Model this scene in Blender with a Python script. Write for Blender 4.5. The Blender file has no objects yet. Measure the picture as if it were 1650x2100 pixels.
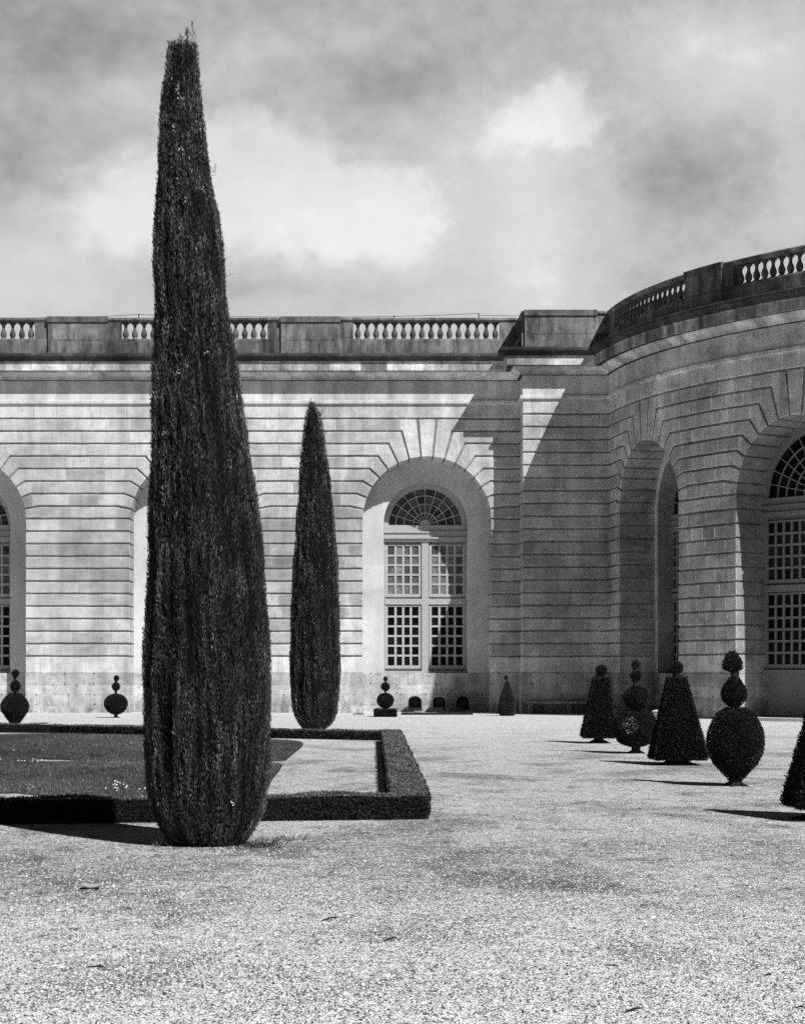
import bpy, math, random
import numpy as np
from mathutils import Vector, noise
from mathutils.geometry import delaunay_2d_cdt

random.seed(7); rng = np.random.default_rng(11)
PI = math.pi
sc = bpy.context.scene
COL = sc.collection

# ------------------------------------------------------------------ measures
F = 3900.0            # focal length in photo pixels
EYE = 1.7
VX, VY = 757.0, 1375.0
YW = 76.5             # main wall plane
def PX(x, Y): return (x - VX) * Y / F
def PZ(y, Y): return EYE + (VY - y) * Y / F
def GY(y): return EYE * F / (y - VY)      # depth of a ground point

# ------------------------------------------------------------------ materials
def new_mat(name):
    m = bpy.data.materials.new(name); m.use_nodes = True
    nt = m.node_tree; nt.nodes.clear()
    out = nt.nodes.new('ShaderNodeOutputMaterial')
    b = nt.nodes.new('ShaderNodeBsdfPrincipled')
    nt.links.new(b.outputs[0], out.inputs[0])
    return m, nt, b

class N:
    """small node-expression helper"""
    def __init__(s, nt): s.nt = nt
    def _in(s, sock, v):
        if v is None: return
        if hasattr(v, 'links') or isinstance(v, bpy.types.NodeSocket): s.nt.links.new(v, sock)
        else: sock.default_value = v
    def math(s, op, a, b=None, c=None, clamp=False):
        n = s.nt.nodes.new('ShaderNodeMath'); n.operation = op; n.use_clamp = clamp
        s._in(n.inputs[0], a); s._in(n.inputs[1], b)
        if c is not None: s._in(n.inputs[2], c)
        return n.outputs[0]
    def add(s, a, b): return s.math('ADD', a, b)
    def sub(s, a, b): return s.math('SUBTRACT', a, b)
    def mul(s, a, b): return s.math('MULTIPLY', a, b)
    def div(s, a, b): return s.math('DIVIDE', a, b)
    def madd(s, a, b, c): return s.math('MULTIPLY_ADD', a, b, c)
    def smooth(s, v, lo, hi, a=0.0, b=1.0):
        n = s.nt.nodes.new('ShaderNodeMapRange'); n.interpolation_type = 'SMOOTHSTEP'
        s._in(n.inputs[0], v); n.inputs[1].default_value = lo; n.inputs[2].default_value = hi
        n.inputs[3].default_value = a; n.inputs[4].default_value = b
        return n.outputs[0]
    def lin(s, v, lo, hi, a=0.0, b=1.0):
        n = s.nt.nodes.new('ShaderNodeMapRange'); n.clamp = True
        s._in(n.inputs[0], v); n.inputs[1].default_value = lo; n.inputs[2].default_value = hi
        n.inputs[3].default_value = a; n.inputs[4].default_value = b
        return n.outputs[0]
    def coord(s, which='Object'):
        return s.nt.nodes.new('ShaderNodeTexCoord').outputs[which]
    def mapping(s, vec, scale=(1, 1, 1), loc=(0, 0, 0)):
        n = s.nt.nodes.new('ShaderNodeMapping'); s.nt.links.new(vec, n.inputs[0])
        n.inputs['Scale'].default_value = scale; n.inputs['Location'].default_value = loc
        return n.outputs[0]
    def noise(s, vec, scale, detail=4.0, rough=0.55, dist=0.0, out=0):
        n = s.nt.nodes.new('ShaderNodeTexNoise'); s.nt.links.new(vec, n.inputs['Vector'])
        n.inputs['Scale'].default_value = scale; n.inputs['Detail'].default_value = detail
        n.inputs['Roughness'].default_value = rough; n.inputs['Distortion'].default_value = dist
        return n.outputs[out]
    def voronoi(s, vec, scale, out='Distance', feature='F1'):
        n = s.nt.nodes.new('ShaderNodeTexVoronoi'); n.feature = feature
        s.nt.links.new(vec, n.inputs['Vector']); n.inputs['Scale'].default_value = scale
        return n.outputs[out]
    def attr(s, name='tone'):
        n = s.nt.nodes.new('ShaderNodeAttribute'); n.attribute_name = name
        return n.outputs['Fac']
    def sep(s, vec):
        n = s.nt.nodes.new('ShaderNodeSeparateXYZ'); s.nt.links.new(vec, n.inputs[0]); return n.outputs
    def comb(s, x, y, z):
        n = s.nt.nodes.new('ShaderNodeCombineXYZ')
        for i, v in enumerate((x, y, z)): s._in(n.inputs[i], v)
        return n.outputs[0]
    def grey(s, v): return s.comb(v, v, v)
    def bump(s, h, strength, dist):
        n = s.nt.nodes.new('ShaderNodeBump'); n.inputs['Strength'].default_value = strength
        n.inputs['Distance'].default_value = dist; s.nt.links.new(h, n.inputs['Height']); return n.outputs[0]

def stone(name, base, stain=0.35, grain=0.35, streak=0.2, bump=0.5, lichen=0.0, rough=0.9, soot=0.0, patch=0.0, grime=0.0):
    m, nt, b = new_mat(name); n = N(nt)
    co = n.coord('Object')
    big = n.noise(co, 0.45, 5, 0.6)
    mid = n.noise(co, 2.3, 6, 0.65)
    fine = n.noise(co, 26.0, 3, 0.7)
    st = n.noise(n.mapping(co, (2.2, 2.2, 0.25)), 1.0, 5, 0.6)
    v = n.mul(n.attr(), base)
    v = n.mul(v, n.lin(big, 0.35, 0.65, 1 - stain, 1 + stain * 0.45))
    v = n.mul(v, n.lin(mid, 0.3, 0.7, 1 - stain * 0.7, 1 + stain * 0.4))
    v = n.mul(v, n.lin(st, 0.35, 0.65, 1 - streak, 1 + streak * 0.5))
    v = n.mul(v, n.lin(fine, 0.3, 0.7, 1 - grain, 1 + grain))
    if patch:
        pt = n.noise(n.mapping(co, (1.0, 1.0, 1.5), (2, 7, 3)), 1.25, 7, 0.7, 0.6)
        v = n.mul(v, n.sub(1.0, n.mul(n.smooth(pt, 0.50, 0.64), patch)))
        pit = n.noise(co, 14.0, 4, 0.8)
        v = n.mul(v, n.sub(1.0, n.mul(n.smooth(pit, 0.58, 0.72), patch * 1.1)))
    if grime:
        zz = n.sep(co)[2]; gn = n.noise(n.mapping(co, (1.5, 1.5, .5)), 2.0, 6, 0.7)
        v = n.mul(v, n.sub(1.0, n.mul(n.mul(n.smooth(zz, .95, .0), n.smooth(gn, .36, .62)), grime)))
    if lichen:
        li = n.smooth(n.noise(co, 5.5, 6, 0.7), 0.56, 0.68)
        v = n.add(v, n.mul(li, lichen))
    if soot:
        so = n.smooth(n.noise(n.mapping(co, (3, 3, .7), (4, 1, 7)), 1.3, 6, 0.65), 0.5, 0.62)
        v = n.mul(v, n.sub(1.0, n.mul(so, soot)))
    nt.links.new(n.grey(v), b.inputs['Base Color'])
    b.inputs['Roughness'].default_value = rough
    b.inputs['Specular IOR Level'].default_value = 0.1
    h = n.add(n.mul(mid, 0.6), n.mul(fine, 0.4))
    nt.links.new(n.bump(h, bump, 0.03), b.inputs['Normal'])
    return m

def flat(name, v, rough=0.7, spec=0.2, grain=0.15, scale=20.0, bump=0.2):
    m, nt, b = new_mat(name); n = N(nt)
    co = n.coord('Object'); fn = n.noise(co, scale, 4, 0.6)
    c = n.mul(n.lin(fn, 0.3, 0.7, 1 - grain, 1 + grain), v)
    nt.links.new(n.grey(c), b.inputs['Base Color'])
    b.inputs['Roughness'].default_value = rough
    b.inputs['Specular IOR Level'].default_value = spec
    nt.links.new(n.bump(fn, bump, 0.01), b.inputs['Normal'])
    return m

def foliage(name, gain=1.0, spec=0.15):
    m, nt, b = new_mat(name); n = N(nt)
    v = n.mul(n.attr(), gain)
    nt.links.new(n.grey(v), b.inputs['Base Color'])
    b.inputs['Roughness'].default_value = 0.65
    b.inputs['Specular IOR Level'].default_value = spec
    return m

M_WALL = stone('pale_limestone', 0.64, stain=0.27, grain=0.36, streak=0.20, patch=0.17)
M_ROUND = stone('shaded_limestone', 0.68, stain=0.30, grain=0.36, streak=0.20, patch=0.28)
M_FRIEZE = stone('smooth_limestone', 0.70, stain=0.16, grain=0.20, streak=0.26, patch=0.12)
M_PLINTH = stone('stained_limestone', 0.68, stain=0.34, grain=0.30, streak=0.26, patch=0.25, grime=0.45)
M_NICHE = stone('dressed_limestone', 0.60, stain=0.12, grain=0.14, streak=0.08)
M_CORN = stone('weathered_cornice_stone', 0.55, stain=0.5, grain=0.3, streak=0.3, lichen=0.05, soot=0.3)
M_CYMA = stone('soot_and_shade_stone', 0.07, stain=0.5, grain=0.4, streak=0.3, lichen=0.08)  # sooty top edge, and painted shade lines lower in the cornice
M_BAL = stone('lichen_balustrade_stone', 0.22, stain=0.5, grain=0.35, streak=0.45, lichen=0.08, soot=0.45)
M_BALR = stone('dark_balustrade_stone', 0.25, stain=0.55, grain=0.4, streak=0.45, lichen=0.07, soot=0.3)
M_BALUS = stone('baluster_stone', 0.17, stain=0.4, grain=0.3, streak=0.3, soot=0.4)
M_CORNR = stone('shade_toned_cornice_stone', 0.38, stain=0.6, grain=0.35, streak=0.5, lichen=0.03, soot=0.35)  # darker copy of the cornice stone, pavilion shade put into its colour
M_FRAME = flat('painted_window_wood', 0.42, rough=0.6, grain=0.08, scale=8)
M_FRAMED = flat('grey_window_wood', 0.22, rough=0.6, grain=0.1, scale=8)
M_BLACK = flat('hole_shade', 0.012, rough=1, spec=0)  # near black, paints the shade inside the lifting holes
M_DARKPL = flat('black_plastic', 0.010, rough=0.45, spec=0.4)
M_RIM = flat('lit_rim', 0.10, rough=.5)  # brighter edge colour painted as light catching the rim
M_BARK = flat('rough_bark', 0.022, rough=0.95, grain=0.5, scale=30, bump=1.0)
M_FOL = foliage('clipped_foliage')
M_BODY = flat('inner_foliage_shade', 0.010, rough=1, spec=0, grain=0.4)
M_GRASS = foliage('grass_blades')
M_PALE = foliage('pale_petals')

def glass_mat():
    m, nt, b = new_mat('old_window_glass'); n = N(nt)
    co = n.coord('Object')
    v = n.mul(n.attr(), n.lin(n.noise(co, 3.5, 4, 0.6), 0.3, 0.7, 0.6, 1.4))
    nt.links.new(n.grey(v), b.inputs['Base Color'])
    b.inputs['Roughness'].default_value = 0.08
    b.inputs['Specular IOR Level'].default_value = 0.10
    nt.links.new(n.bump(n.noise(co, 2.0, 2, 0.5), 0.05, 0.02), b.inputs['Normal'])
    return m
M_GLASS = glass_mat()

def ground_mat():
    m, nt, b = new_mat('pale_gravel'); n = N(nt)
    co = n.coord('Object')
    patch = n.noise(n.mapping(co, (0.55, 0.38, 1)), 1.0, 6, 0.62, 0.4)
    patch2 = n.noise(n.mapping(co, (1.9, 1.1, 1), (3, 9, 0)), 1.0, 6, 0.68, 0.3)
    g1 = n.noise(co, 62.0, 2, 0.7)
    g2 = n.noise(co, 23.0, 4, 0.75)
    g3 = n.noise(co, 7.0, 5, 0.72)
    vor = n.voronoi(co, 55.0, 'Color')
    vs = n.sep(vor)[0]
    y = n.sep(co)[1]
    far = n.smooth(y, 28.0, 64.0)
    g4 = n.noise(n.mapping(co, (1.0, .55, 1), (7, 3, 0)), 11.0, 5, 0.75)
    g5 = n.noise(n.mapping(co, (1.0, .5, 1), (1, 8, 0)), 3.6, 7, 0.76)
    v = n.lin(vs, 0.0, 1.0, 0.40, 0.95)
    v = n.mul(v, n.lin(g1, 0.40, 0.57, 0.22, 1.34))
    v = n.mul(v, n.lin(g2, 0.36, 0.58, 0.35, 1.22))
    v = n.mul(v, n.lin(g3, 0.36, 0.56, 0.55, 1.12))
    v = n.mul(v, n.sub(1.0, n.mul(n.smooth(g4, 0.55, 0.66), 0.7)))
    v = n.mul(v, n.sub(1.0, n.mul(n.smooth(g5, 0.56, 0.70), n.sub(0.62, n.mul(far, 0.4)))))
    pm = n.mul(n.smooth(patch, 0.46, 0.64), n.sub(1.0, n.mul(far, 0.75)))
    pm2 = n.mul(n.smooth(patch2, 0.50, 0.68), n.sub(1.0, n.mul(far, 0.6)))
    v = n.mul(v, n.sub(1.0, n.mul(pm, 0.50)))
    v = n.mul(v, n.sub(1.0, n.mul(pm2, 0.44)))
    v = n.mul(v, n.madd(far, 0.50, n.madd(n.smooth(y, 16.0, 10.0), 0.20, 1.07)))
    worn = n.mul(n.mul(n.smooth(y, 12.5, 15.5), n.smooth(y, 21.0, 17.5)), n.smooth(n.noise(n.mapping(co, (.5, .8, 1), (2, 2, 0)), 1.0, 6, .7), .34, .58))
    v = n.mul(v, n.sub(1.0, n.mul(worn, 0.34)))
    v = n.math('MINIMUM', v, 0.88)
    nt.links.new(n.grey(v), b.inputs['Base Color'])
    b.inputs['Roughness'].default_value = 1.0
    b.inputs['Specular IOR Level'].default_value = 0.05
    h = n.add(n.mul(g1, 0.5), n.mul(g2, 0.8))
    nt.links.new(n.bump(h, 0.7, 0.02), b.inputs['Normal'])
    return m
M_GROUND = ground_mat()
def lawn_mat():
    m, nt, b = new_mat('mown_turf'); n = N(nt)
    co = n.coord('Object')
    a = n.noise(n.mapping(co, (0.6, 0.25, 1)), 1.0, 5, 0.6)
    f = n.noise(co, 30.0, 4, 0.75)
    v = n.mul(n.lin(a, 0.3, 0.7, 0.03, 0.13), n.lin(f, 0.3, 0.65, 0.3, 1.5))
    nt.links.new(n.grey(v), b.inputs['Base Color'])
    b.inputs['Roughness'].default_value = 1.0; b.inputs['Specular IOR Level'].default_value = 0.0
    nt.links.new(n.bump(f, 1.0, 0.04), b.inputs['Normal'])
    return m
M_LAWN = lawn_mat()

# ------------------------------------------------------------------ mesh helpers
def children_of(o): return [c for c in bpy.data.objects if c.parent == o]

class MB:
    def __init__(s): s.v = []; s.f = []; s.t = []; s.m = []
    def face(s, pts, tone=1.0, mi=0):
        i = len(s.v); s.v.extend([tuple(p) for p in pts]); s.f.append(tuple(range(i, i + len(pts)))); s.t.append(tone); s.m.append(mi)
    def addv(s, pts):
        i = len(s.v); s.v.extend([tuple(p) for p in pts]); return i
    def idx(s, f, tone=1.0, mi=0): s.f.append(tuple(f)); s.t.append(tone); s.m.append(mi)
    def box(s, mp, x0, x1, d0, d1, z0, z1, tone=1.0, mi=0, n=1, ends=True, back=True):
        xs = [x0 + (x1 - x0) * i / n for i in range(n + 1)]
        i0 = len(s.v)
        for x in xs:
            for d, z in ((d0, z0), (d1, z0), (d1, z1), (d0, z1)): s.v.append(tuple(mp(x, d, z)))
        for k in range(n):
            a = i0 + 4 * k; c = a + 4
            s.idx((a, c, c + 3, a + 3), tone, mi)          # front
            s.idx((a + 3, c + 3, c + 2, a + 2), tone, mi)  # top
            s.idx((a + 1, c + 1, c, a), tone, mi)          # bottom
            if back: s.idx((a + 2, c + 2, c + 1, a + 1), tone, mi)
        if ends:
            s.idx((i0, i0 + 3, i0 + 2, i0 + 1), tone, mi)
            e = i0 + 4 * n; s.idx((e, e + 1, e + 2, e + 3), tone, mi)
    def prism(s, mp, pts, d0, d1, tone=1.0, mi=0, closed=True):
        """2D polygon (x,z) extruded from depth d0 to d1"""
        n = len(pts)
        a = s.addv([mp(x, d0, z) for x, z in pts]); b = s.addv([mp(x, d1, z) for x, z in pts])
        s.idx(range(a, a + n), tone, mi); s.idx(reversed(range(b, b + n)), tone, mi)
        for i in range(n):
            j = (i + 1) % n; s.idx((a + i, b + i, b + j, a + j), tone, mi)
    def tube(s, pts, radii, n=8, tone=1.0, mi=0):
        rings = []
        for i, p in enumerate(pts):
            p = Vector(p)
            d = (Vector(pts[min(i + 1, len(pts) - 1)]) - Vector(pts[max(i - 1, 0)])).normalized()
            u = d.cross(Vector((0, 0, 1))); 
            if u.length < 1e-3: u = Vector((1, 0, 0))
            u.normalize(); w = d.cross(u)
            r = radii[i] if hasattr(radii, '__len__') else radii
            rings.append(s.addv([p + (u * math.cos(2 * PI * k / n) + w * math.sin(2 * PI * k / n)) * r for k in range(n)]))
        for a, b in zip(rings, rings[1:]):
            for k in range(n):
                j = (k + 1) % n; s.idx((a + k, a + j, b + j, b + k), tone, mi)
        s.idx(reversed(range(rings[0], rings[0] + n)), tone, mi); s.idx(range(rings[-1], rings[-1] + n), tone, mi)
    def lathe(s, prof, n=24, c=(0, 0, 0), tone=1.0, mi=0, fn=None):
        rings = []
        for z, r in prof:
            ring = []
            for k in range(n):
                a = 2 * PI * k / n; rr = r * (fn(a, z) if fn else 1)
                ring.append((c[0] + rr * math.cos(a), c[1] + rr * math.sin(a), c[2] + z))
            rings.append(s.addv(ring))
        for a, b in zip(rings, rings[1:]):
            for k in range(n):
                j = (k + 1) % n; s.idx((a + k, a + j, b + j, b + k), tone, mi)
        s.idx(reversed(range(rings[0], rings[0] + n)), tone, mi); s.idx(range(rings[-1], rings[-1] + n), tone, mi)
    def build(s, name, mats, parent=None, smooth=False):
        me = bpy.data.meshes.new(name); me.from_pydata(s.v, [], s.f)
        if not isinstance(mats, (list, tuple)): mats = [mats]
        for m in mats: me.materials.append(m)
        at = me.attributes.new('tone', 'FLOAT', 'FACE'); at.data.foreach_set('value', np.array(s.t, np.float32))
        me.polygons.foreach_set('material_index', np.array(s.m, np.int32))
        if smooth: me.polygons.foreach_set('use_smooth', np.ones(len(s.f), bool))
        me.update()
        o = bpy.data.objects.new(name, me); COL.objects.link(o)
        if parent: attach(o, parent)
        return o

def attach(o, parent):
    o.parent = parent
    w = parent_world(parent)
    o.matrix_parent_inverse = w.inverted()
def parent_world(o):
    from mathutils import Matrix
    m = Matrix.Translation(o.location) @ o.rotation_euler.to_matrix().to_4x4()
    if o.parent: m = parent_world(o.parent) @ o.matrix_parent_inverse @ m
    return m
def empty(name, loc):
    o = bpy.data.objects.new(name, None); COL.objects.link(o); o.location = loc
    o.empty_display_size = 0.3; return o
def tag(o, label, cat=None, group=None, kind=None):
    o['label'] = label
    if cat: o['category'] = cat
    if group: o['group'] = group
    if kind: o['kind'] = kind
    return o

def np_mesh(name, V, Fq, tone, mats, parent=None, extra=None):
    """V (n,3), Fq (m,k) equal sized faces, tone per face; extra = (V,faces list,tones,mi)"""
    me = bpy.data.meshes.new(name)
    V = np.asarray(V, np.float32); Fq = np.asarray(Fq, np.int32)
    k = Fq.shape[1]
    loops = Fq.ravel(); sizes = np.full(len(Fq), k, np.int32); mi = np.zeros(len(Fq), np.int32); tn = np.asarray(tone, np.float32)
    if extra is not None:
        b = extra; off = len(V)
        V = np.vstack([V, np.asarray(b.v, np.float32)])
        l2 = np.concatenate([np.asarray(f, np.int32) for f in b.f]) + off
        s2 = np.array([len(f) for f in b.f], np.int32)
        loops = np.concatenate([loops, l2]); sizes = np.concatenate([sizes, s2])
        mi = np.concatenate([mi, np.asarray(b.m, np.int32) + 1]); tn = np.concatenate([tn, np.asarray(b.t, np.float32)])
    me.vertices.add(len(V)); me.vertices.foreach_set('co', V.ravel())
    me.loops.add(len(loops)); me.loops.foreach_set('vertex_index', loops.astype(np.int32))
    me.polygons.add(len(sizes))
    starts = np.concatenate([[0], np.cumsum(sizes)[:-1]]).astype(np.int32)
    me.polygons.foreach_set('loop_start', starts)
    try: me.polygons.foreach_set('loop_total', sizes)
    except Exception: pass
    for m in mats: me.materials.append(m)
    me.polygons.foreach_set('material_index', mi)
    at = me.attributes.new('tone', 'FLOAT', 'FACE'); at.data.foreach_set('value', tn)
    me.update(calc_edges=True); me.validate()
    o = bpy.data.objects.new(name, me); COL.objects.link(o)
    if parent: attach(o, parent)
    return o

# ------------------------------------------------------------------ camera, sun, sky
cam = bpy.data.cameras.new('camera'); camo = bpy.data.objects.new('camera', cam); COL.objects.link(camo)
camo.location = (0, 0, EYE); camo.rotation_euler = (PI / 2, 0, 0)
cam.sensor_fit = 'AUTO'; cam.sensor_width = 36.0; cam.lens = F / 2100 * 36
cam.shift_x = (825 - VX) / 2100; cam.shift_y = (VY - 1050) / 2100
cam.clip_start = 0.1; cam.clip_end = 3000
sc.camera = camo

SUN = Vector((1.0, -1.31, 1.62)).normalized()
sl = bpy.data.lights.new('sun', 'SUN'); sl.energy = 5.0; sl.angle = math.radians(0.5); sl.color = (1.0, 0.995, 0.985)
so = bpy.data.objects.new('sun', sl); COL.objects.link(so)
so.location = (30, -30, 45); so.rotation_euler = SUN.to_track_quat('Z', 'Y').to_euler()

def make_world():
    w = bpy.data.worlds.new('World'); sc.world = w; w.use_nodes = True
    nt = w.node_tree; nt.nodes.clear(); n = N(nt)
    out = nt.nodes.new('ShaderNodeOutputWorld'); bg = nt.nodes.new('ShaderNodeBackground')
    nt.links.new(bg.outputs[0], out.inputs[0])
    sky = nt.nodes.new('ShaderNodeTexSky'); sky.sky_type = 'NISHITA'; sky.sun_disc = False
    sky.sun_elevation = math.asin(SUN.z); sky.sun_rotation = math.atan2(SUN.x, SUN.y)
    bw = nt.nodes.new('ShaderNodeRGBToBW'); nt.links.new(sky.outputs[0], bw.inputs[0])
    d = n.coord('Generated')
    wv = n.noise(d, 12.0, 9, 0.62, 0.0, out=1)
    wv2 = n.noise(d, 34.0, 6, 0.6, 0.0, out=1)
    s = n.sep(d); w1 = n.sep(wv); w2 = n.sep(wv2)
    yy = n.math('MAXIMUM', s[1], 0.05)
    # azimuth / elevation tangents of the sky direction
    a = n.div(s[0], yy); b = n.div(s[2], yy)
    a = n.add(a, n.add(n.mul(n.sub(w1[0], 0.5), 0.075), n.mul(n.sub(w2[0], 0.5), 0.024)))
    b = n.add(b, n.add(n.mul(n.sub(w1[2], 0.5), 0.055), n.mul(n.sub(w2[2], 0.5), 0.022)))
    def field(blobs):
        tot = None
        for cx, cy, rx, ry, amp in blobs:
            ax = n.mul(n.sub(a, (cx - VX) / F), F / rx); by = n.mul(n.sub(b, (VY - cy) / F), F / ry)
            g = n.mul(n.math('EXPONENT', n.mul(n.add(n.mul(ax, ax), n.mul(by, by)), -1.0)), amp)
            tot = g if tot is None else n.add(tot, g)
        return tot
    # centre, radius (photo pixel measures of the sky direction), strength
    soft = field([(1080, 290, 180, 110, .15), (280, 440, 160, 100, .13), (180, 540, 180, 80, .08), (1480, 160, 220, 90, .08), (930, 440, 330, 150, .13), (420, 230, 300, 90, .05), (520, 450, 330, 120, .18), (760, 480, 200, 110, .14), (250, 200, 150, 55, .12), (470, 120, 110, 60, .10), (640, 90, 170, 40, .06),
        (1090, 420, 110, 160, .22), (1110, 580, 110, 90, .22), (1000, 270, 220, 90, .10), (950, 550, 200, 80, .10), (40, 580, 230, 120, .26), (700, 655, 1100, 70, .16),
        (1510, 110, 190, 95, .26), (1560, 450, 150, 100, .08), (1620, 300, 60, 190, .16), (1300, 70, 130, 70, .08), (1250, 490, 130, 70, .08), (1580, 560, 120, 70, .05),
        (560, 590, 330, 28, -.08), (1390, 360, 110, 95, -.12), (90, 50, 220, 110, -.10), (70, 310, 130, 100, -.09), (830, 140, 230, 60, -.09), (1250, 130, 90, 60, -.05)])
    dens = field([(270, 450, 140, 90, .78), (450, 370, 130, 100, .75), (570, 390, 160, 110, .8), (700, 430, 140, 80, .7), (820, 470, 100, 70, .55),
        (1090, 262, 110, 52, .75), (1190, 250, 75, 55, .66), (1150, 195, 55, 38, .5), (990, 315, 90, 45, .45), (1110, 570, 80, 70, .42), (1500, 110, 140, 50, .36), (250, 190, 110, 40, .30), (480, 120, 70, 45, .28)])
    fl = n.noise(n.mapping(d, (1, 1, 1.5)), 16.0, 9, 0.58)
    fl2 = n.noise(n.mapping(d, (1, 1, 1.4), (5, 2, 1)), 60.0, 8, 0.62)
    dn = n.add(dens, n.add(n.mul(n.sub(fl, 0.5), 0.55), n.mul(n.sub(fl2, 0.5), 0.55)))
    cum = n.smooth(dn, 0.17, 0.70)
    v = n.add(soft, 0.45)
    v = n.add(v, n.mul(cum, 0.33))
    v = n.add(v, n.mul(n.sub(fl, 0.5), 0.20)); v = n.add(v, n.mul(n.sub(fl2, 0.5), 0.30))
    v = n.math('MINIMUM', v, n.madd(v, 0.50, 0.285))
    v = n.math('MINIMUM', n.math('MAXIMUM', v, 0.24), 0.95)
    # clouds stand in the sky to the north, clear deep sky elsewhere
    mask = n.smooth(s[1], 0.79, 0.912)
    clear = n.mul(bw.outputs[0], 0.012)
    mixv = n.add(n.mul(v, mask), n.mul(clear, n.sub(1.0, mask)))
    bg.inputs['Strength'].default_value = 0.1
    nt.links.new(n.grey(n.mul(mixv, 10.0)), bg.inputs['Color'])
make_world()
sc.view_settings.view_transform = 'Standard'; sc.view_settings.look = 'None'
sc.view_settings.exposure = 0; sc.view_settings.gamma = 1
sc.render.engine = 'CYCLES'
sc.cycles.use_denoising = False
sc.cycles.max_bounces = 6; sc.cycles.diffuse_bounces = 3

# ------------------------------------------------------------------ ground
g = MB(); g.face([(-600, -100, 0), (600, -100, 0), (600, 1200, 0), (-600, 1200, 0)])
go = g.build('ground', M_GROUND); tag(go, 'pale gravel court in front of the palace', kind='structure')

# ------------------------------------------------------------------ the palace
palace = empty('palace_building', (0, YW + 6, 0))
tag(palace, 'pale stone palace wing with arched windows and a dark rounded pavilion', 'building')

FWD = 1.41; YP = YW - FWD
XP = PX(1071, YP); XC = PX(1247, YP)
RR = 19.0; A0 = math.radians(86.0)
CX = XC + RR * math.sin(A0); CY = YP + RR * math.cos(A0)
def map_main(s, d, z): return (s, YW + d, z)
def map_pil(s, d, z): return (s, YP + d, z)
def map_round(s, d, z):
    a = A0 - s / RR; r = RR - d
    return (CX - r * math.sin(a), CY - r * math.cos(a), z)
def frame_round(c):
    a = A0 - c / RR
    P = Vector((CX - RR * math.sin(a), CY - RR * math.cos(a), 0)); t = Vector((math.cos(a), -math.sin(a), 0)); ni = Vector((math.sin(a), math.cos(a), 0))
    def mp(x, d, z):
        q = P + t * (x - c) + ni * d
        return (q.x, q.y, z)
    return mp

ZC, RA = 7.72, 2.578
Z0, DZ = 11.83, 0.503
ZK = [Z0 - DZ * k for k in range(20)]
TH = [math.radians(5.294 + 10.588 * k) for k in range(8)]
ZT = 12.40                       # underside of the string course
ZPL = 1.60
DEEP = 1.36

def arch_end(j, c, side, g, ce):
    """points from the top of course j down its end at an arch. side=-1: left flank of the arch"""
    R = RA + ce; pts = []
    dl = g / RA
    top, bot = j - 1, j
    if j <= 8:
        th = TH[top] + dl if top < 8 else None
        zt = ZK[top] - g
        pts.append((c + side * (zt - ZC) * math.tan(th), zt))
        tb = (TH[bot] - dl) if bot < 8 else None
        zb = ZK[bot] + g
        if tb is None: tb = math.acos(max(-1, min(1, (zb - ZC) / R)))
        nn = 4
        for i in range(nn + 1):
            t = th + (tb - th) * i / nn
            pts.append((c + side * R * math.sin(t), ZC + R * math.cos(t)))
        if bot < 8: pts.append((c + side * (zb - ZC) * math.tan(tb), zb))
    else:
        pts.append((c + side * R, ZK[top] - g)); pts.append((c + side * R, ZK[bot] + g if bot < 20 else ZPL + 0.01))
    return pts

def course_ring(j, sA, sB, aA, aB, g, ce):
    """closed outline of course j between arch aA (or wall end sA) and arch aB (or wall end sB), clockwise from top left"""
    zt = ZK[j - 1] - g; zb = ZK[j] + g if j < 20 else ZPL + 0.01
    right = arch_end(j, aB, -1, g, ce) if aB is not None else [(sB - ce, zt), (sB - ce, zb)]
    left = arch_end(j, aA, 1, g, ce) if aA is not None else [(sA + ce, zt), (sA + ce, zb)]
    return right + list(reversed(left))

def densify(ring, step):
    if not step: return ring, [1] * len(ring)
    out = []; cnt = []
    for i, p in enumerate(ring):
        q = ring[(i + 1) % len(ring)]
        m = max(1, int(math.ceil(abs(q[0] - p[0]) / step))); cnt.append(m)
        for k in range(m): out.append((p[0] + (q[0] - p[0]) * k / m, p[1] + (q[1] - p[1]) * k / m))
    return out, cnt
def densify_like(ring, cnt):
    out = []
    for i, p in enumerate(ring):
        q = ring[(i + 1) % len(ring)]
        for k in range(cnt[i]): out.append((p[0] + (q[0] - p[0]) * k / cnt[i], p[1] + (q[1] - p[1]) * k / cnt[i]))
    return out

def inside(p, poly):
    x, y = p; r = False; n = len(poly); j = n - 1
    for i in range(n):
        xi, yi = poly[i]; xj, yj = poly[j]
        if (yi > y) != (yj > y) and x < (xj - xi) * (y - yi) / (yj - yi) + xi: r = not r
        j = i
    return r

def fill(mb, mp, ring, d, cuts_x=(), cuts_z=(), tone=None, mi=0):
    """triangulate a polygon in the wall plane with cut lines, mapped at depth d"""
    n = len(ring); vs = [Vector(p) for p in ring]; es = [(i, (i + 1) % n) for i in range(n)]
    xs = [p[0] for p in ring]; zs = [p[1] for p in ring]
    for x in cuts_x:
        if min(xs) < x < max(xs):
            vs += [Vector((x, min(zs) - .1)), Vector((x, max(zs) + .1))]; es.append((len(vs) - 2, len(vs) - 1))
    for z in cuts_z:
        if min(zs) < z < max(zs):
            vs += [Vector((min(xs) - .1, z)), Vector((max(xs) + .1, z))]; es.append((len(vs) - 2, len(vs) - 1))
    r = delaunay_2d_cdt(vs, es, [], 0, 1e-5)
    V = r[0]; i0 = mb.addv([mp(v.x, d, v.y) for v in V])
    for f in r[2]:
        c = sum((V[i] for i in f), Vector((0, 0))) / len(f)
        if inside((c.x, c.y), ring):
            mb.idx([i0 + i for i in f], tone(c.x, c.y) if callable(tone) else (tone or 1.0), mi)

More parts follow.
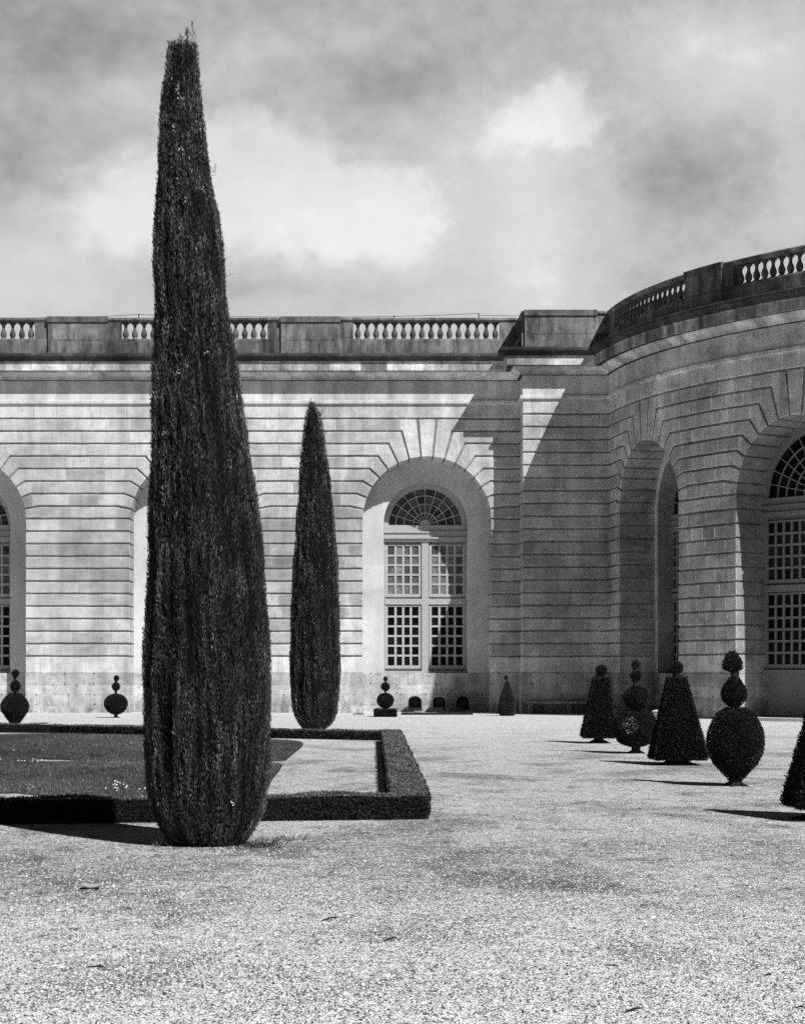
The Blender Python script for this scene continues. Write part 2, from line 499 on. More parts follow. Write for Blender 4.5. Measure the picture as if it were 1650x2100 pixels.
def joints(s0, s1, lo=0.7, hi=1.5):
    out = []; s = s0 + random.uniform(0.3, hi)
    while s < s1 - 0.3: out.append(s); s += random.uniform(lo, hi)
    return out

def block(mb, mp, ring_front, ring_edge, d_ch, depth, step, tone_rng, jt, jtone, side=1.0):
    rf, cnt = densify(ring_front, step or .42); re_ = densify_like(ring_edge, cnt)
    k = 0
    for c_ in cnt:
        chip = -1
        if c_ > 4 and random.random() < .22: chip = random.randint(1, c_ - 2)
        for q in range(c_):
            if q:
                dz_ = random.uniform(-.007, .007)
                if q == chip: dz_ += random.choice((-1, 1)) * random.uniform(.0, .018)
                rf[k] = (rf[k][0], rf[k][1] + dz_); re_[k] = (re_[k][0], re_[k][1] + dz_)
            k += 1
    xs = [p[0] for p in rf]; J = joints(min(xs), max(xs), *jt) if jt else []
    cuts = []
    for q in J: cuts += [q - .009, q + .009]
    tones = [random.uniform(*tone_rng) if random.random() < .8 else random.uniform(tone_rng[0] * .85, tone_rng[0]) for _ in range(len(J) + 1)]
    def tone(x, z):
        k = 0
        for q in J:
            if abs(x - q) < .0095: return jtone * random.uniform(.9, 1.1)
            if x > q: k += 1
        return tones[k]
    fill(mb, mp, rf, 0.0, cuts, (), tone)
    n = len(rf); a = mb.addv([mp(x, 0, z) for x, z in rf]); b = mb.addv([mp(x, d_ch, z) for x, z in re_]); c = mb.addv([mp(x, depth, z) for x, z in re_])
    tm = sum(tone_rng) / 2
    for i in range(n):
        j = (i + 1) % n
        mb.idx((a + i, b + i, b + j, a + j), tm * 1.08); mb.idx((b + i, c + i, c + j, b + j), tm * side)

def arc_pts(c, R, t0, t1, n):
    return [(c + R * math.sin(t0 + (t1 - t0) * i / n), ZC + R * math.cos(t0 + (t1 - t0) * i / n)) for i in range(n + 1)]

def facade(mb, mp, s0, s1, arches, step=None, tone_rng=(.85, 1.08), jt=(0.8, 1.9), jtone=.62, depth=DEEP, side=1.0):
    G, CH = 0.034, 0.022
    edges = [None] + list(arches) + [None]
    for aA, aB in zip(edges, edges[1:]):
        sA = s0 if aA is None else aA; sB = s1 if aB is None else aB
        cA = sA + .05 if aA is None else sA; cB = sB - .05 if aB is None else sB
        for j in range(1, 21):
            rf = course_ring(j, sA, sB, aA, aB, G + CH, CH); re_ = course_ring(j, sA, sB, aA, aB, G, 0)
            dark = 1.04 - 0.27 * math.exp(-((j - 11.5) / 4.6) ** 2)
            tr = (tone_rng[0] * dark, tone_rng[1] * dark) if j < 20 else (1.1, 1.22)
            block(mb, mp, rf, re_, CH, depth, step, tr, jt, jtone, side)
        # core behind the grooves
        R2 = RA + .06; top = ZT
        poly = [(cA, top), (cB, top)]
        if aB is not None: poly += [(x, z) for x, z in arc_pts(aB, R2, 0, -PI / 2, 14)] + [(aB - R2, ZPL)]
        else: poly += [(cB, ZPL)]
        if aA is not None: poly += [(aA + R2, ZPL)] + [(x, z) for x, z in arc_pts(aA, R2, PI / 2, 0, 14)]
        else: poly += [(cA, ZPL)]
        pd, _ = densify(poly, step)
        fill(mb, mp, pd, 0.065, tone=.55)
        n = len(pd); a = mb.addv([mp(x, .065, z) for x, z in pd]); b = mb.addv([mp(x, depth, z) for x, z in pd])
        for i in range(n): mb.idx((a + i, b + i, b + (i + 1) % n, a + (i + 1) % n), .55)
    # key stones and the plain course above
    for c in arches:
        def key(g, ce):
            dl = g / RA; zt = ZK[0] - g; t = TH[0] - dl
            return [(c - (zt - ZC) * math.tan(t), zt), (c + (zt - ZC) * math.tan(t), zt)] + arc_pts(c, RA + ce, t, -t, 4)
        block(mb, mp, key(G + CH, CH), key(G, 0), CH, depth, step, (1.0, 1.1), None, 1, side)
    def top(g, ce): return [(s0 + ce, ZT), (s1 - ce, ZT), (s1 - ce, ZK[0] + g), (s0 + ce, ZK[0] + g)]
    block(mb, mp, top(G + CH, CH), top(G, 0), CH, depth, step, (1.0, 1.12), jt, jtone)

MAIN_C = [PX(874.5, YW), PX(398, YW), PX(-78.5, YW)]; MAIN_C.sort()
S_MIN = MAIN_C[0] - 4.67
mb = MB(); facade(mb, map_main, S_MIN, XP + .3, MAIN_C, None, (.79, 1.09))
tag(mb.build('wall', M_WALL, palace), 'sunlit straight wall of banded pale stone blocks')
mb = MB(); facade(mb, map_pil, XP, XC + .4, [], None, (.80, 1.0), depth=FWD + .3)
tag(mb.build('pilaster', M_WALL, palace), 'broad banded pier projecting between the straight wall and the round part')
RC = [4.25, 12.58]; SR1 = 19.5
mb = MB(); facade(mb, map_round, -.3, SR1, RC, 0.45, (.78, 1.0), jt=(0.55, 1.25), jtone=1.8, depth=1.44, side=.64)  # side factor darkens jambs and soffits, shade put into the tone
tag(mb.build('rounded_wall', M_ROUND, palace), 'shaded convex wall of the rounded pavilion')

# frieze and string course, swept round the whole plan
def plan_path():
    P = [(S_MIN, YW), (XP, YW), (XP, YP), (XC, YP)]
    k = 44
    for i in range(1, k + 1):
        q = map_round(SR1 * i / k, 0, 0); P.append((q[0], q[1]))
    return [Vector(p) for p in P]
PATH = plan_path()
def offset_path(p):
    out = []
    n = len(PATH)
    for i in range(n):
        d0 = (PATH[i] - PATH[i - 1]).normalized() if i else None
        d1 = (PATH[i + 1] - PATH[i]).normalized() if i < n - 1 else None
        d0 = d0 or d1; d1 = d1 or d0
        n0 = Vector((d0.y, -d0.x)); n1 = Vector((d1.y, -d1.x))
        m = (n0 + n1).normalized(); out.append(PATH[i] + m * (p / max(.3, m.dot(n0))))
    return out
def sweep(prof, i0, i1, mats, name, parent, label=None, tone=(.85, 1.1), mis=None, cut=1.25):
    """prof: list of (p, z) from top to bottom (open or closed profile), i0..i1 path vertex range"""
    mb = MB(); offs = [offset_path(p) for p, z in prof]
    for i in range(i0, i1):
        L = (PATH[i + 1] - PATH[i]).length; m = max(1, int(L / cut))
        if m > 1:
            fr = sorted([0.0, 1.0] + [min(.97, max(.03, (k + random.uniform(-.25, .25)) / m)) for k in range(1, m)])
        else: fr = [0.0, 1.0]
        for f0, f1 in zip(fr, fr[1:]):
            t = random.uniform(*tone)
            for k in range(len(prof) - 1):
                A = offs[k]; B = offs[k + 1]
                a0 = A[i].lerp(A[i + 1], f0); a1 = A[i].lerp(A[i + 1], f1); b0 = B[i].lerp(B[i + 1], f0); b1 = B[i].lerp(B[i + 1], f1)
                zt, zb = prof[k][1], prof[k + 1][1]
                mb.face([(a0.x, a0.y, zt), (b0.x, b0.y, zb), (b1.x, b1.y, zb), (a1.x, a1.y, zt)], t, mis[k] if mis else 0)
    o = mb.build(name, mats, parent)
    if label: tag(o, label)
    return o
LASTI = len(PATH) - 1
fr_prof = [(-.3, 13.36), (0, 13.36), (0, 12.56)]
st_prof = [(0, 12.57), (.07, 12.565), (.10, 12.54), (.10, 12.43), (.06, 12.40), (-.3, 12.40)]
sweep(fr_prof, 0, 3, M_FRIEZE, 'frieze', palace, tone=(.95, 1.06))
sweep(st_prof, 0, 3, M_FRIEZE, 'string_course', palace, tone=(.95, 1.06))
sweep(fr_prof, 3, LASTI, M_ROUND, 'frieze', palace, 'plain shaded frieze of the rounded pavilion', tone=(1.0, 1.1))
sweep(st_prof, 3, LASTI, M_ROUND, 'string_course', palace, 'thin moulding across the rounded pavilion', tone=(1.0, 1.2))
co_prof = [(-.4, 14.34), (.88, 14.33), (.92, 14.28), (.92, 14.20), (.88, 14.17), (.80, 14.12), (.77, 14.05), (.72, 14.03),
           (.70, 14.02), (.68, 13.98), (.68, 13.66), (.64, 13.64), (.62, 13.66), (.40, 13.66), (.38, 13.62), (.30, 13.58), (.24, 13.52), (.13, 13.50), (.12, 13.40), (.12, 13.365), (-.1, 13.33)]
ci = [0, 0, 0, 0, 0, 0, 0, 0, 0, 1, 1, 1, 1, 1, 1, 1, 1, 1, 1]
ci = [0 if k < 8 or k == len(co_prof) - 2 or k == 12 else (1 if k < 13 else 2) for k in range(len(co_prof) - 1)]  # dark index also paints shade lines under corona and bed moulding
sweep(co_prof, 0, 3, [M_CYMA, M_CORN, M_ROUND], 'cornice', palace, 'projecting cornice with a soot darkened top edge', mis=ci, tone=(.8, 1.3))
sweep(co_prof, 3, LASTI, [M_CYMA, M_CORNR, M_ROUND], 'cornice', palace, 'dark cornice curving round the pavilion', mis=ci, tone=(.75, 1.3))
# washed and stained faces of the corona on the straight wing
def corona(mp, cuts, tones):
    mb = MB()
    for a, b in zip(cuts, cuts[1:]): mb.box(mp, a, b - .006, -.684, -.60, 13.665, 13.985, random.uniform(*tones))
    return mb.build('corona', M_CORN, palace)
cs = [S_MIN]
while cs[-1] < XP - 2.2: cs.append(cs[-1] + random.uniform(.9, 1.8))
corona(map_main, cs + [XP - .70], (.55, 1.7))
corona(map_pil, [XP - .68, PX(1100, YP), PX(1145, YP), XC - .70], (1.2, 1.6))

# ------------------------------------------------------------------ balustrade
ZB0, ZB1, ZB2, ZB3 = 14.34, 15.03, 15.72, 15.885
def balustrade(name, pathr, mats, solids, opens, mp, label, die):
    base = sweep([(-.42, ZB1), (0.02, ZB1), (.04, ZB1 - .06), (.04, ZB0), (-.42, ZB0)], pathr[0], pathr[1], mats[0], name, palace, label, tone=(.6, 1.35))
    rail = sweep([(-.44, ZB3), (.05, ZB3), (.07, ZB3 - .04), (.07, ZB3 - .10), (.02, ZB2 + .02), (.0, ZB2), (-.40, ZB2), (-.44, ZB3)], pathr[0], pathr[1], mats[0], 'rail', base, tone=(.6, 1.4), cut=1.6)
    for a, b in solids:
        m = max(2, int((b - a) / .4)); mb = MB()
        mb.box(mp, a, b, .0, .40, ZB1 - .01, ZB2 + .01, random.uniform(.8, 1.2), n=m)
        mb.build('pedestal', mats[0], base)
    for a, b in die:
        m = max(2, int((b - a) / .4)); mb = MB()
        mb.box(mp, a, b, -.12, .3, ZB0 - .01, ZB2 - .02, random.uniform(.9, 1.25), n=m)
        mb.box(mp, a - .04, b + .04, -.18, .3, ZB2 - .03, ZB3 + .03, random.uniform(.7, 1.0), n=m)
        mb.box(mp, a + .22, b - .22, -.124, 0, ZB0 + .62, ZB0 + .64, .25, n=m)
        mb.build('die_block', mats[0], base)
    bm = MB()
    prof = [(0, .125), (.05, .125), (.055, .085), (.10, .08), (.14, .115), (.22, .125), (.30, .115), (.38, .075), (.46, .055), (.54, .06), (.57, .085), (.60, .06), (.615, .125), (.69, .125)]
    bm.lathe(prof, 12, tone=1.0)
    first = None
    for a, b in opens:
        n = max(1, round((b - a) / .369)); w = (b - a) / n
        for i in range(n):
            q = mp(a + w * (i + .5), .20, ZB1)
            if first is None:
                first = bm.build('baluster', mats[1], None, smooth=True); o = first
            else:
                o = first.copy(); COL.objects.link(o)
            o.location = q; o.rotation_euler = (0, 0, random.uniform(0, 6))
            o.parent = base
    return base
op, so_, di = [], [], []
prev = S_MIN
for c in MAIN_C:
    a, b = c - 2.95, c + 2.95
    op.append((a, b)); so_.append((prev, a)); di.append(((prev + a) / 2 - 1.17, (prev + a) / 2 + 1.17)) if prev > S_MIN else None
    prev = b
so_.append((prev, XP + .5))
balustrade('balustrade', (0, 2), (M_BAL, M_BALUS), so_, op, map_main, 'lichen grey stone balustrade along the straight roof', di)
balustrade('parapet_block', (2, 3), (M_BAL, M_BALUS), [(XP, XC)], [], map_pil, 'solid parapet block above the projecting pier', [(XP + .08, XC - .5)])
balustrade('balustrade', (3, LASTI), (M_BALR, M_BALR), [(0, 1.0), (7.25, 9.85), (15.75, SR1)], [(1.0, 7.25), (9.85, 15.75)], map_round, 'dark curved balustrade of the rounded pavilion', [(7.45, 9.4)])

# roof behind the parapets
mb = MB()
mb.box(map_main, S_MIN, XC, 0.2, 12, 13.4, 14.3, 1.0)
pts = [map_round(SR1 * i / 30, .3, 0) for i in range(31)]
ring = [(p[0], p[1]) for p in pts] + [(CX, YP + 8), (XC + .4, YP + 8)]
i0 = mb.addv([(x, y, 14.3) for x, y in ring]); mb.idx(range(i0, i0 + len(ring)))
mb.box(map_main, S_MIN, XP + 8, 3.2, 3.5, 0, 13.9, .3)
q0 = map_round(SR1, .2, 0); i0 = mb.addv([(q0[0], q0[1], 0), (q0[0] + .3, YP + 8, 0), (q0[0] + .3, YP + 8, 14.3), (q0[0], q0[1], 14.3)]); mb.idx((i0, i0 + 1, i0 + 2, i0 + 3), .3)
for k in range(28):
    qa = map_round(SR1 * k / 28, 3.4, 0); qb = map_round(SR1 * (k + 1) / 28, 3.4, 0)
    mb.face([(qa[0], qa[1], 0), (qb[0], qb[1], 0), (qb[0], qb[1], 14), (qa[0], qa[1], 14)], .2)
tag(mb.build('roof', M_CORN, palace), 'flat roof hidden behind the parapet')
# lightning wire over the parapet
mb = MB()
Y = YW + .1
wp = [(-60, 655), (110, 651), (200, 649.5), (285, 645), (380, 648.5), (470, 649), (640, 651), (805, 649), (890, 647), (981, 643), (984, 647), (1068, 648)]
mb.tube([(PX(x, Y), Y, PZ(y, Y)) for x, y in wp], .011, 5, .5)
for x, y in ((285, 644), (981, 642), (808, 647), (110, 650)):
    mb.tube([(PX(x, Y), Y, ZB3 - .1), (PX(x, Y), Y, PZ(y, Y))], .022, 6, .5)
mb.build('roof_wire', M_DARKPL, palace)

# ------------------------------------------------------------------ plinth, niches, windows
def plinth(mp, s0, s1, step, d=-.055, depth=.6, rows=(0, .30, .74, 1.13, ZPL), tone=(.82, 1.12), seam=.016, label=None):
    mb = MB()
    for r in range(len(rows) - 1):
        z0, z1 = rows[r], rows[r + 1]
        J = [s0] + joints(s0, s1, .8, 1.7) + [s1]
        for a, b in zip(J, J[1:]):
            n = max(1, int((b - a) / step)) if step else 1
            t = random.uniform(*tone)
            if r == len(rows) - 2: t *= .86
            mb.box(mp, a + seam * .3, b - seam * .3, d, depth, z0 + (.003 if r else -.05), z1 - .003, t, n=n)
            if 0 < r and b < s1 - .1:
                x = b + random.uniform(-.02, .02); zz = z1 - .004
                dn = d - .003
                mb.prism(mp, [(x - .035, zz), (x + .035, zz), (x, zz - .06)], dn, dn + .03, mi=1)  # dark triangle set proud, painted as the shade of a hole
                if random.random() < .5: mb.prism(mp, [(x - .035, z0 + .02), (x + .035, z0 + .02), (x, z0 + .08)], dn, dn + .03, mi=1)
    o = mb.build('plinth', [M_PLINTH, M_BLACK], palace)
    if label: tag(o, label)
    return o

def niche(mb, mp, c, d, rw, Ro, sill, base, step, tone=1.0):
    """back wall of the arched recess with the window opening cut in it"""
    for sd in (-1, 1):
        outer = arc_pts(c, Ro, 0, sd * PI / 2, 16); inner = arc_pts(c, rw, sd * PI / 2, 0, 16)
        if sill > base + .05: poly = outer + [(c + sd * Ro, base), (c, base), (c, sill), (c + sd * rw, sill)] + inner
        else: poly = outer + [(c + sd * Ro, base), (c + sd * rw, base)] + inner
        if step: poly, _ = densify(poly, step)
        if sd == 1: poly = list(reversed(poly))
        zc = [ZK[k] for k in range(20) if k % 2]
        tn = {}
        def tone_fn(x, z):
            k = (int(x * .9), int(z / 1.0)); return tn.setdefault(k, tone * random.uniform(.92, 1.06))
        fill(mb, mp, poly, d, (), [z for z in np.arange(1.0, 10.5, 1.006)], tone_fn)
def reveal(mb, mp, c, rw, d0, d1, sill, tone=1.0):
    ring = [(c - rw, sill)] + arc_pts(c, rw, -PI / 2, PI / 2, 28) + [(c + rw, sill)]
    a = mb.addv([mp(x, d0, z) for x, z in ring]); b = mb.addv([mp(x, d1, z) for x, z in ring])
    n = len(ring)
    for i in range(n): mb.idx((a + i, a + (i + 1) % n, b + (i + 1) % n, b + i), tone)

def window(mp, c, hw, d, sill, cols, rings, sectors, mat, gt, panel=None, label=None):
    f = MB(); fan = MB(); cas = []; zf = 7.70; cur = [f]
    box = lambda x0, x1, d0, d1, z0, z1, t=1.0: cur[0].box(mp, c + x0, c + x1, d + d0, d + d1, z0, z1, t)
    mw = .14
    zU0, zU1 = PZ(1224, 78.4), PZ(1116, 78.4); zL0, zL1 = PZ(1371, 78.4), PZ(1241, 78.4)
    zL0 = max(zL0, sill + .13)
    # fanlight
    def ringbar(r0, r1, d0, d1, n=40, t=1.0, f=None):
        f = f or cur[0]
        for i in range(n):
            t0 = -PI / 2 + PI * i / n; t1 = -PI / 2 + PI * (i + 1) / n
            q = [(c + r * math.sin(a), zf + r * math.cos(a)) for r, a in ((r0, t0), (r1, t0), (r1, t1), (r0, t1))]
            f.prism(mp, q, d + d0, d + d1, t)
    ringbar(hw - .17, hw + .06, -.04, .14); ringbar(hw - .21, hw - .17, .0, .12)
    main = f; f = fan
    for r in rings: ringbar(hw * r - .018, hw * r + .018, .0, .08, f=fan)
    ringbar(0.01, hw * .13, -.02, .08, 16, f=fan)
    R1 = hw - .2
    for k in range(1, sectors):
        a = -PI / 2 + PI * k / sectors; ca, sa = math.cos(a), math.sin(a); w = .018
        r0 = hw * (.10 if len(rings) < 4 else rings[0])
        q = [(c + r * sa + e * ca, zf + r * ca - e * sa) for r, e in ((r0, -w), (R1, -w), (R1, w), (r0, w))]
        f.prism(mp, q, d + .012, d + .07)
    rr = [0.05] + [hw * r for r in rings] + [R1]
    for ra, rb in zip(rr, rr[1:]):
        for k in range(sectors):
            t0 = -PI / 2 + PI * k / sectors; t1 = -PI / 2 + PI * (k + 1) / sectors
            fan.face([mp(c + r * math.sin(a), d + .06 + random.uniform(-.002, .002), zf + r * math.cos(a)) for r, a in ((ra, t0), (ra, t1), (rb, t1), (rb, t0))], gt[0] * random.uniform(.4, 1.3), 1)
    f = main
    box(-hw, hw, .125, .165, sill + .02, zf)
    # entablature under the fanlight
    box(-hw, hw, -.06, .15, 7.44, 7.70); box(-hw, hw, -.16, .14, 7.375, 7.438); box(-hw, hw, -.10, .13, 7.20, 7.372); box(-hw, hw, -.20, .12, 7.13, 7.197); box(-hw, hw, -.13, .11, 7.03, 7.127)
    # stiles, mullion, transom
    for sgn in (-1, 1):
        x0, x1 = sorted((sgn * (hw + .05), sgn * (hw - .045)))
        box(x0, x1, -.03, .16, sill, 7.03)
    box(-mw, mw, -.06, .16, sill, 7.028)
    box(-hw + .045, hw - .045, -.055, .155, zU0 - .31, zU0 - .07)
    box(-hw, hw, -.10, .15, sill, sill + .10)
    for (z0, z1, rows, t) in ((zU0, zU1, 5, gt[1]), (zL0, zL1, 6, gt[2])):
        for sgn in (-1, 1):
            a, b = (-hw + .05, -mw - .02) if sgn < 0 else (mw + .02, hw - .05)
            # sash frame
            cur[0] = MB(); cas.append(cur[0])
            sw = .11; wv = .046
            box(a, a + sw, .0, .12, z0, z1); box(b - sw, b, .0, .12, z0, z1)
            box(a + sw, b - sw, .002, .12, z0, z0 + .13); box(a + sw, b - sw, .002, .12, z1 - .06, z1)
            pa, pb, pz0, pz1 = a + sw, b - sw, z0 + .13, z1 - .06
            for k in range(1, cols):
                x = pa + (pb - pa) * k / cols; box(x - wv, x + wv, .02, .09, pz0, pz1)
            for k in range(1, rows):
                z = pz0 + (pz1 - pz0) * k / rows
                for q in range(cols):
                    xa = pa + (pb - pa) * q / cols + (wv if q else 0); xb = pa + (pb - pa) * (q + 1) / cols - (wv if q < cols - 1 else 0)
                    box(xa, xb, .022, .088, z - .04, z + .04)
            for i in range(cols):
                for k in range(rows):
                    xa, xb = pa + (pb - pa) * i / cols, pa + (pb - pa) * (i + 1) / cols
                    za, zb = pz0 + (pz1 - pz0) * k / rows, pz0 + (pz1 - pz0) * (k + 1) / rows
                    e = [random.uniform(-.002, .002) for _ in range(2)]
                    tt = t * (random.uniform(.35, 1.4) if t > .02 else random.uniform(.4, 1.6))
                    cur[0].face([mp(c + xa, d + .06 + e[0], za), mp(c + xb, d + .06 + e[1], za), mp(c + xb, d + .06 + e[1], zb), mp(c + xa, d + .06 + e[0], zb)], tt, 1)
            cur[0] = f
    if panel is not None:
        box(-hw, hw, .03, .15, panel, sill, .8); box(-hw, hw, -.02, .14, panel, panel + .22, .8)
    o = f.build('window', mat, palace); tag(o, label)
    fan.build('fanlight', [mat, M_GLASS], o)
    for q in cas: q.build('casement', [mat, M_GLASS], o)
    return o

edges = [S_MIN] + [v for c in MAIN_C for v in (c - RA + .0, c + RA - .0)] + [XP]
for i in range(0, len(edges), 2): plinth(map_main, edges[i], edges[i + 1], None, depth=DEEP)
for c in MAIN_C:
    nb = MB()
    niche(nb, map_main, c, DEEP - .01, 1.715, RA + .12, 1.58, ZPL - .02, None, 1.05)
    reveal(nb, map_main, c, 1.715, DEEP - .01, 2.2, 1.58, 1.0)
    nb.build('niche', M_NICHE, palace)
    plinth(map_main, c - RA - .05, c + RA + .05, None, d=DEEP - .03, depth=DEEP + .9, tone=(.85, 1.1))
plinth(map_pil, XP - .055, XC + .2, None, depth=FWD, tone=(.85, 1.15))
names = ['window of the straight wing cut by the left picture edge', 'window of the straight wing behind the tall cypress', 'half sunlit arched window of the straight wing with both casements in view']
for c, nm in zip(MAIN_C, names):
    window(map_main, c, 1.70, 2.07, 1.58, 4, (.30, .515, .715), 10, M_FRAME, (.10, .15, .008), None, nm)
e2 = [-.2, RC[0] - RA, RC[0] + RA, RC[1] - RA, RC[1] + RA, SR1]
DR = 1.43
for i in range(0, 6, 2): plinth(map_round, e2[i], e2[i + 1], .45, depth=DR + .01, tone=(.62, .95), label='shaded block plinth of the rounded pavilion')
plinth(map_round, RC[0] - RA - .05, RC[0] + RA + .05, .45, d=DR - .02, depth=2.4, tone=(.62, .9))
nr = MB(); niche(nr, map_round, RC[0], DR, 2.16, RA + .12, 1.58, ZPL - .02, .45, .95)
reveal(nr, map_round, RC[0], 2.16, DR, 2.3, 1.58, .45); tag(nr.build('niche', M_ROUND, palace), 'shaded recess wall of the narrow looking arch')  # low reveal tone paints the shade of the recess
nr = MB(); niche(nr, map_round, RC[1], DR, 2.46, RA + .12, .1, .1, .45, .5)  # recess shade put into the tones of back wall and reveal
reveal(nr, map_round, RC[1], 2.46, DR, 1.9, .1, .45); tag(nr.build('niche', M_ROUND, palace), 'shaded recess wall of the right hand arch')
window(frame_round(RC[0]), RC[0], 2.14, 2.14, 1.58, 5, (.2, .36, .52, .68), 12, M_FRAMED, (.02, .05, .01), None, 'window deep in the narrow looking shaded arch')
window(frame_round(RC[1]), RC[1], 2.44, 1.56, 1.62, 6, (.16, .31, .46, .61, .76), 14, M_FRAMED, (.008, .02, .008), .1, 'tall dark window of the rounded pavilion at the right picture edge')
# threshold kerb at the pavilion door
kb = MB(); kb.box(map_round, RC[1] - RA - .1, SR1, -.75, .1, -.05, .11, 1.0, n=18)
kb.build('kerb', M_NICHE, palace)

# ------------------------------------------------------------------ foliage
def sprigs(P, Nn, L, W, up, spread, tone, seed_dir=None):
    """P (n,3) roots, Nn (n,3) outward normals -> kite shaped leaves"""
    n = len(P)
    d = Nn * (1 - up) + np.array([0, 0, 1.0]) * up + rng.normal(0, spread, (n, 3))
    d /= np.linalg.norm(d, axis=1)[:, None]
    r = rng.normal(0, 1, (n, 3)); s = np.cross(d, r); s /= (np.linalg.norm(s, axis=1)[:, None] + 1e-9)
    L = L[:, None]; W = W[:, None]
    a = P; b = P + d * L * .5 + s * W; c = P + d * L; e = P + d * L * .5 - s * W
    V = np.stack([a, b, c, e], 1).reshape(-1, 3); Fq = np.arange(4 * n).reshape(n, 4)
    return V, Fq, tone
def merge(parts):
    Vs, Fs, Ts = [], [], []; o = 0
    for V, Fq, T in parts: Vs.append(V); Fs.append(Fq + o); Ts.append(T); o += len(V)
    return np.vstack(Vs), np.vstack(Fs), np.concatenate(Ts)

def interp_prof(prof, m):
    z = np.array([p[0] for p in prof]); r = np.array([p[1] for p in prof])
    zz = np.linspace(z[0], z[-1], m); return zz, np.interp(zz, z, r)

def nz(x, y, z): return noise.noise(Vector((x, y, z)))

def lathe_leaves(prof, centre, cnt, L, W, up, spread, tone0, tone_j, furrow=0.0, cx=None, clump=0.5, pale=0.0, ysq=1.0, spray=0, size=.05):
    """prof [(z,r)], leaves spread over the solid of revolution; returns leaf arrays and an inner body MB"""
    zz, rr = interp_prof(prof, 200)
    ccx = np.interp(zz, [p[0] for p in prof], [p[2] for p in prof]) if cx else np.zeros_like(zz)
    sl = np.gradient(rr, zz); w = rr * np.sqrt(1 + sl ** 2) + 1e-6
    cdf = np.cumsum(w); cdf /= cdf[-1]
    u = rng.random(cnt); z = np.interp(u, cdf, zz) ; r = np.interp(z, zz, rr); s_ = np.interp(z, zz, sl); ox = np.interp(z, zz, ccx)
    th = rng.random(cnt) * 2 * PI
    out_ = rng.normal(0, .006, cnt); tk = np.ones(cnt)
    if spray:
        m = cnt // spray; idx = np.repeat(np.arange(m), spray)[:cnt]; idx = np.concatenate([idx, rng.integers(0, m, cnt - len(idx))])
        h = rng.normal(0, 1, cnt)
        tilt = rng.normal(0, .35, m)[idx]
        z = np.clip(z[idx] + h * size, zz[0], zz[-1]); r = np.interp(z, zz, rr); s_ = np.interp(z, zz, sl); ox = np.interp(z, zz, ccx)
        th = th[idx] + (rng.normal(0, .17, cnt) + h * tilt * .4) * size / np.maximum(r, .05)
        out_ = np.clip(rng.normal(0, size * .20, m), -.03, size * .22)[idx] + rng.normal(0, .004, cnt) + h * size * .06
        tk = np.exp(rng.normal(0, .46, m))[idx] * np.exp(.22 * h)
    fur = np.zeros(cnt); cl = np.zeros(cnt)
    for i in range(cnt):
        ct, st = math.cos(th[i]), math.sin(th[i])
        if furrow: fur[i] = nz(ct * 5.0, st * 5.0, z[i] * .55) * .6 + nz(ct * 12, st * 12, z[i] * 1.1 + 9) * .5
        cl[i] = nz(ct * r[i] * 5 + 3, st * r[i] * 5, z[i] * 2.6)
    r2 = r * (1 + furrow * fur) + out_ + .016 * np.sin(z * 3.1 + 2 * th) * np.sin(z * 1.7)
    P = np.stack([ox + r2 * np.cos(th), r2 * np.sin(th) * ysq, z], 1)
    Nn = np.stack([np.cos(th), np.sin(th), -s_], 1); Nn /= np.linalg.norm(Nn, axis=1)[:, None]
    Ls = L * rng.uniform(.5, 1.3, cnt); Ws = W * rng.uniform(.6, 1.4, cnt)
    t = tone0 * tk * np.exp(rng.normal(0, tone_j, cnt)) * (1 + clump * cl) * np.clip(1 + 1.6 * fur, .15, 2.2)  # furrow hollows darker, crease shade put into the leaf tone
    if pale: t = np.where(rng.random(cnt) < pale, t * 3 + .05, t)
    t = np.clip(t, .004, .6)
    V, Fq, T = sprigs(P, Nn, Ls, Ws, up, spread, t)
    V = V + np.array(centre)
    body = MB()
    zb, rb = interp_prof(prof, 60); rings = []
    K = 40
    oxb = np.interp(zb, zz, ccx)
    for q in range(60):
        ring = []
        for k in range(K):
            a = 2 * PI * k / K; f = 1.0
            if furrow: f = 1 + furrow * (nz(math.cos(a) * 5, math.sin(a) * 5, zb[q] * .55) * .6)
            R = max(.002, rb[q] * f - (.03 if spray else .012))
            ring.append((centre[0] + oxb[q] + R * math.cos(a), centre[1] + R * math.sin(a) * ysq, centre[2] + zb[q]))
        rings.append(body.addv(ring))
    for a, b in zip(rings, rings[1:]):
        for k in range(K): j = (k + 1) % K; body.idx((a + k, a + j, b + j, b + k), 1.0)
    body.idx(reversed(range(rings[0], rings[0] + K))); body.idx(range(rings[-1], rings[-1] + K))
    return (V, Fq, T), body

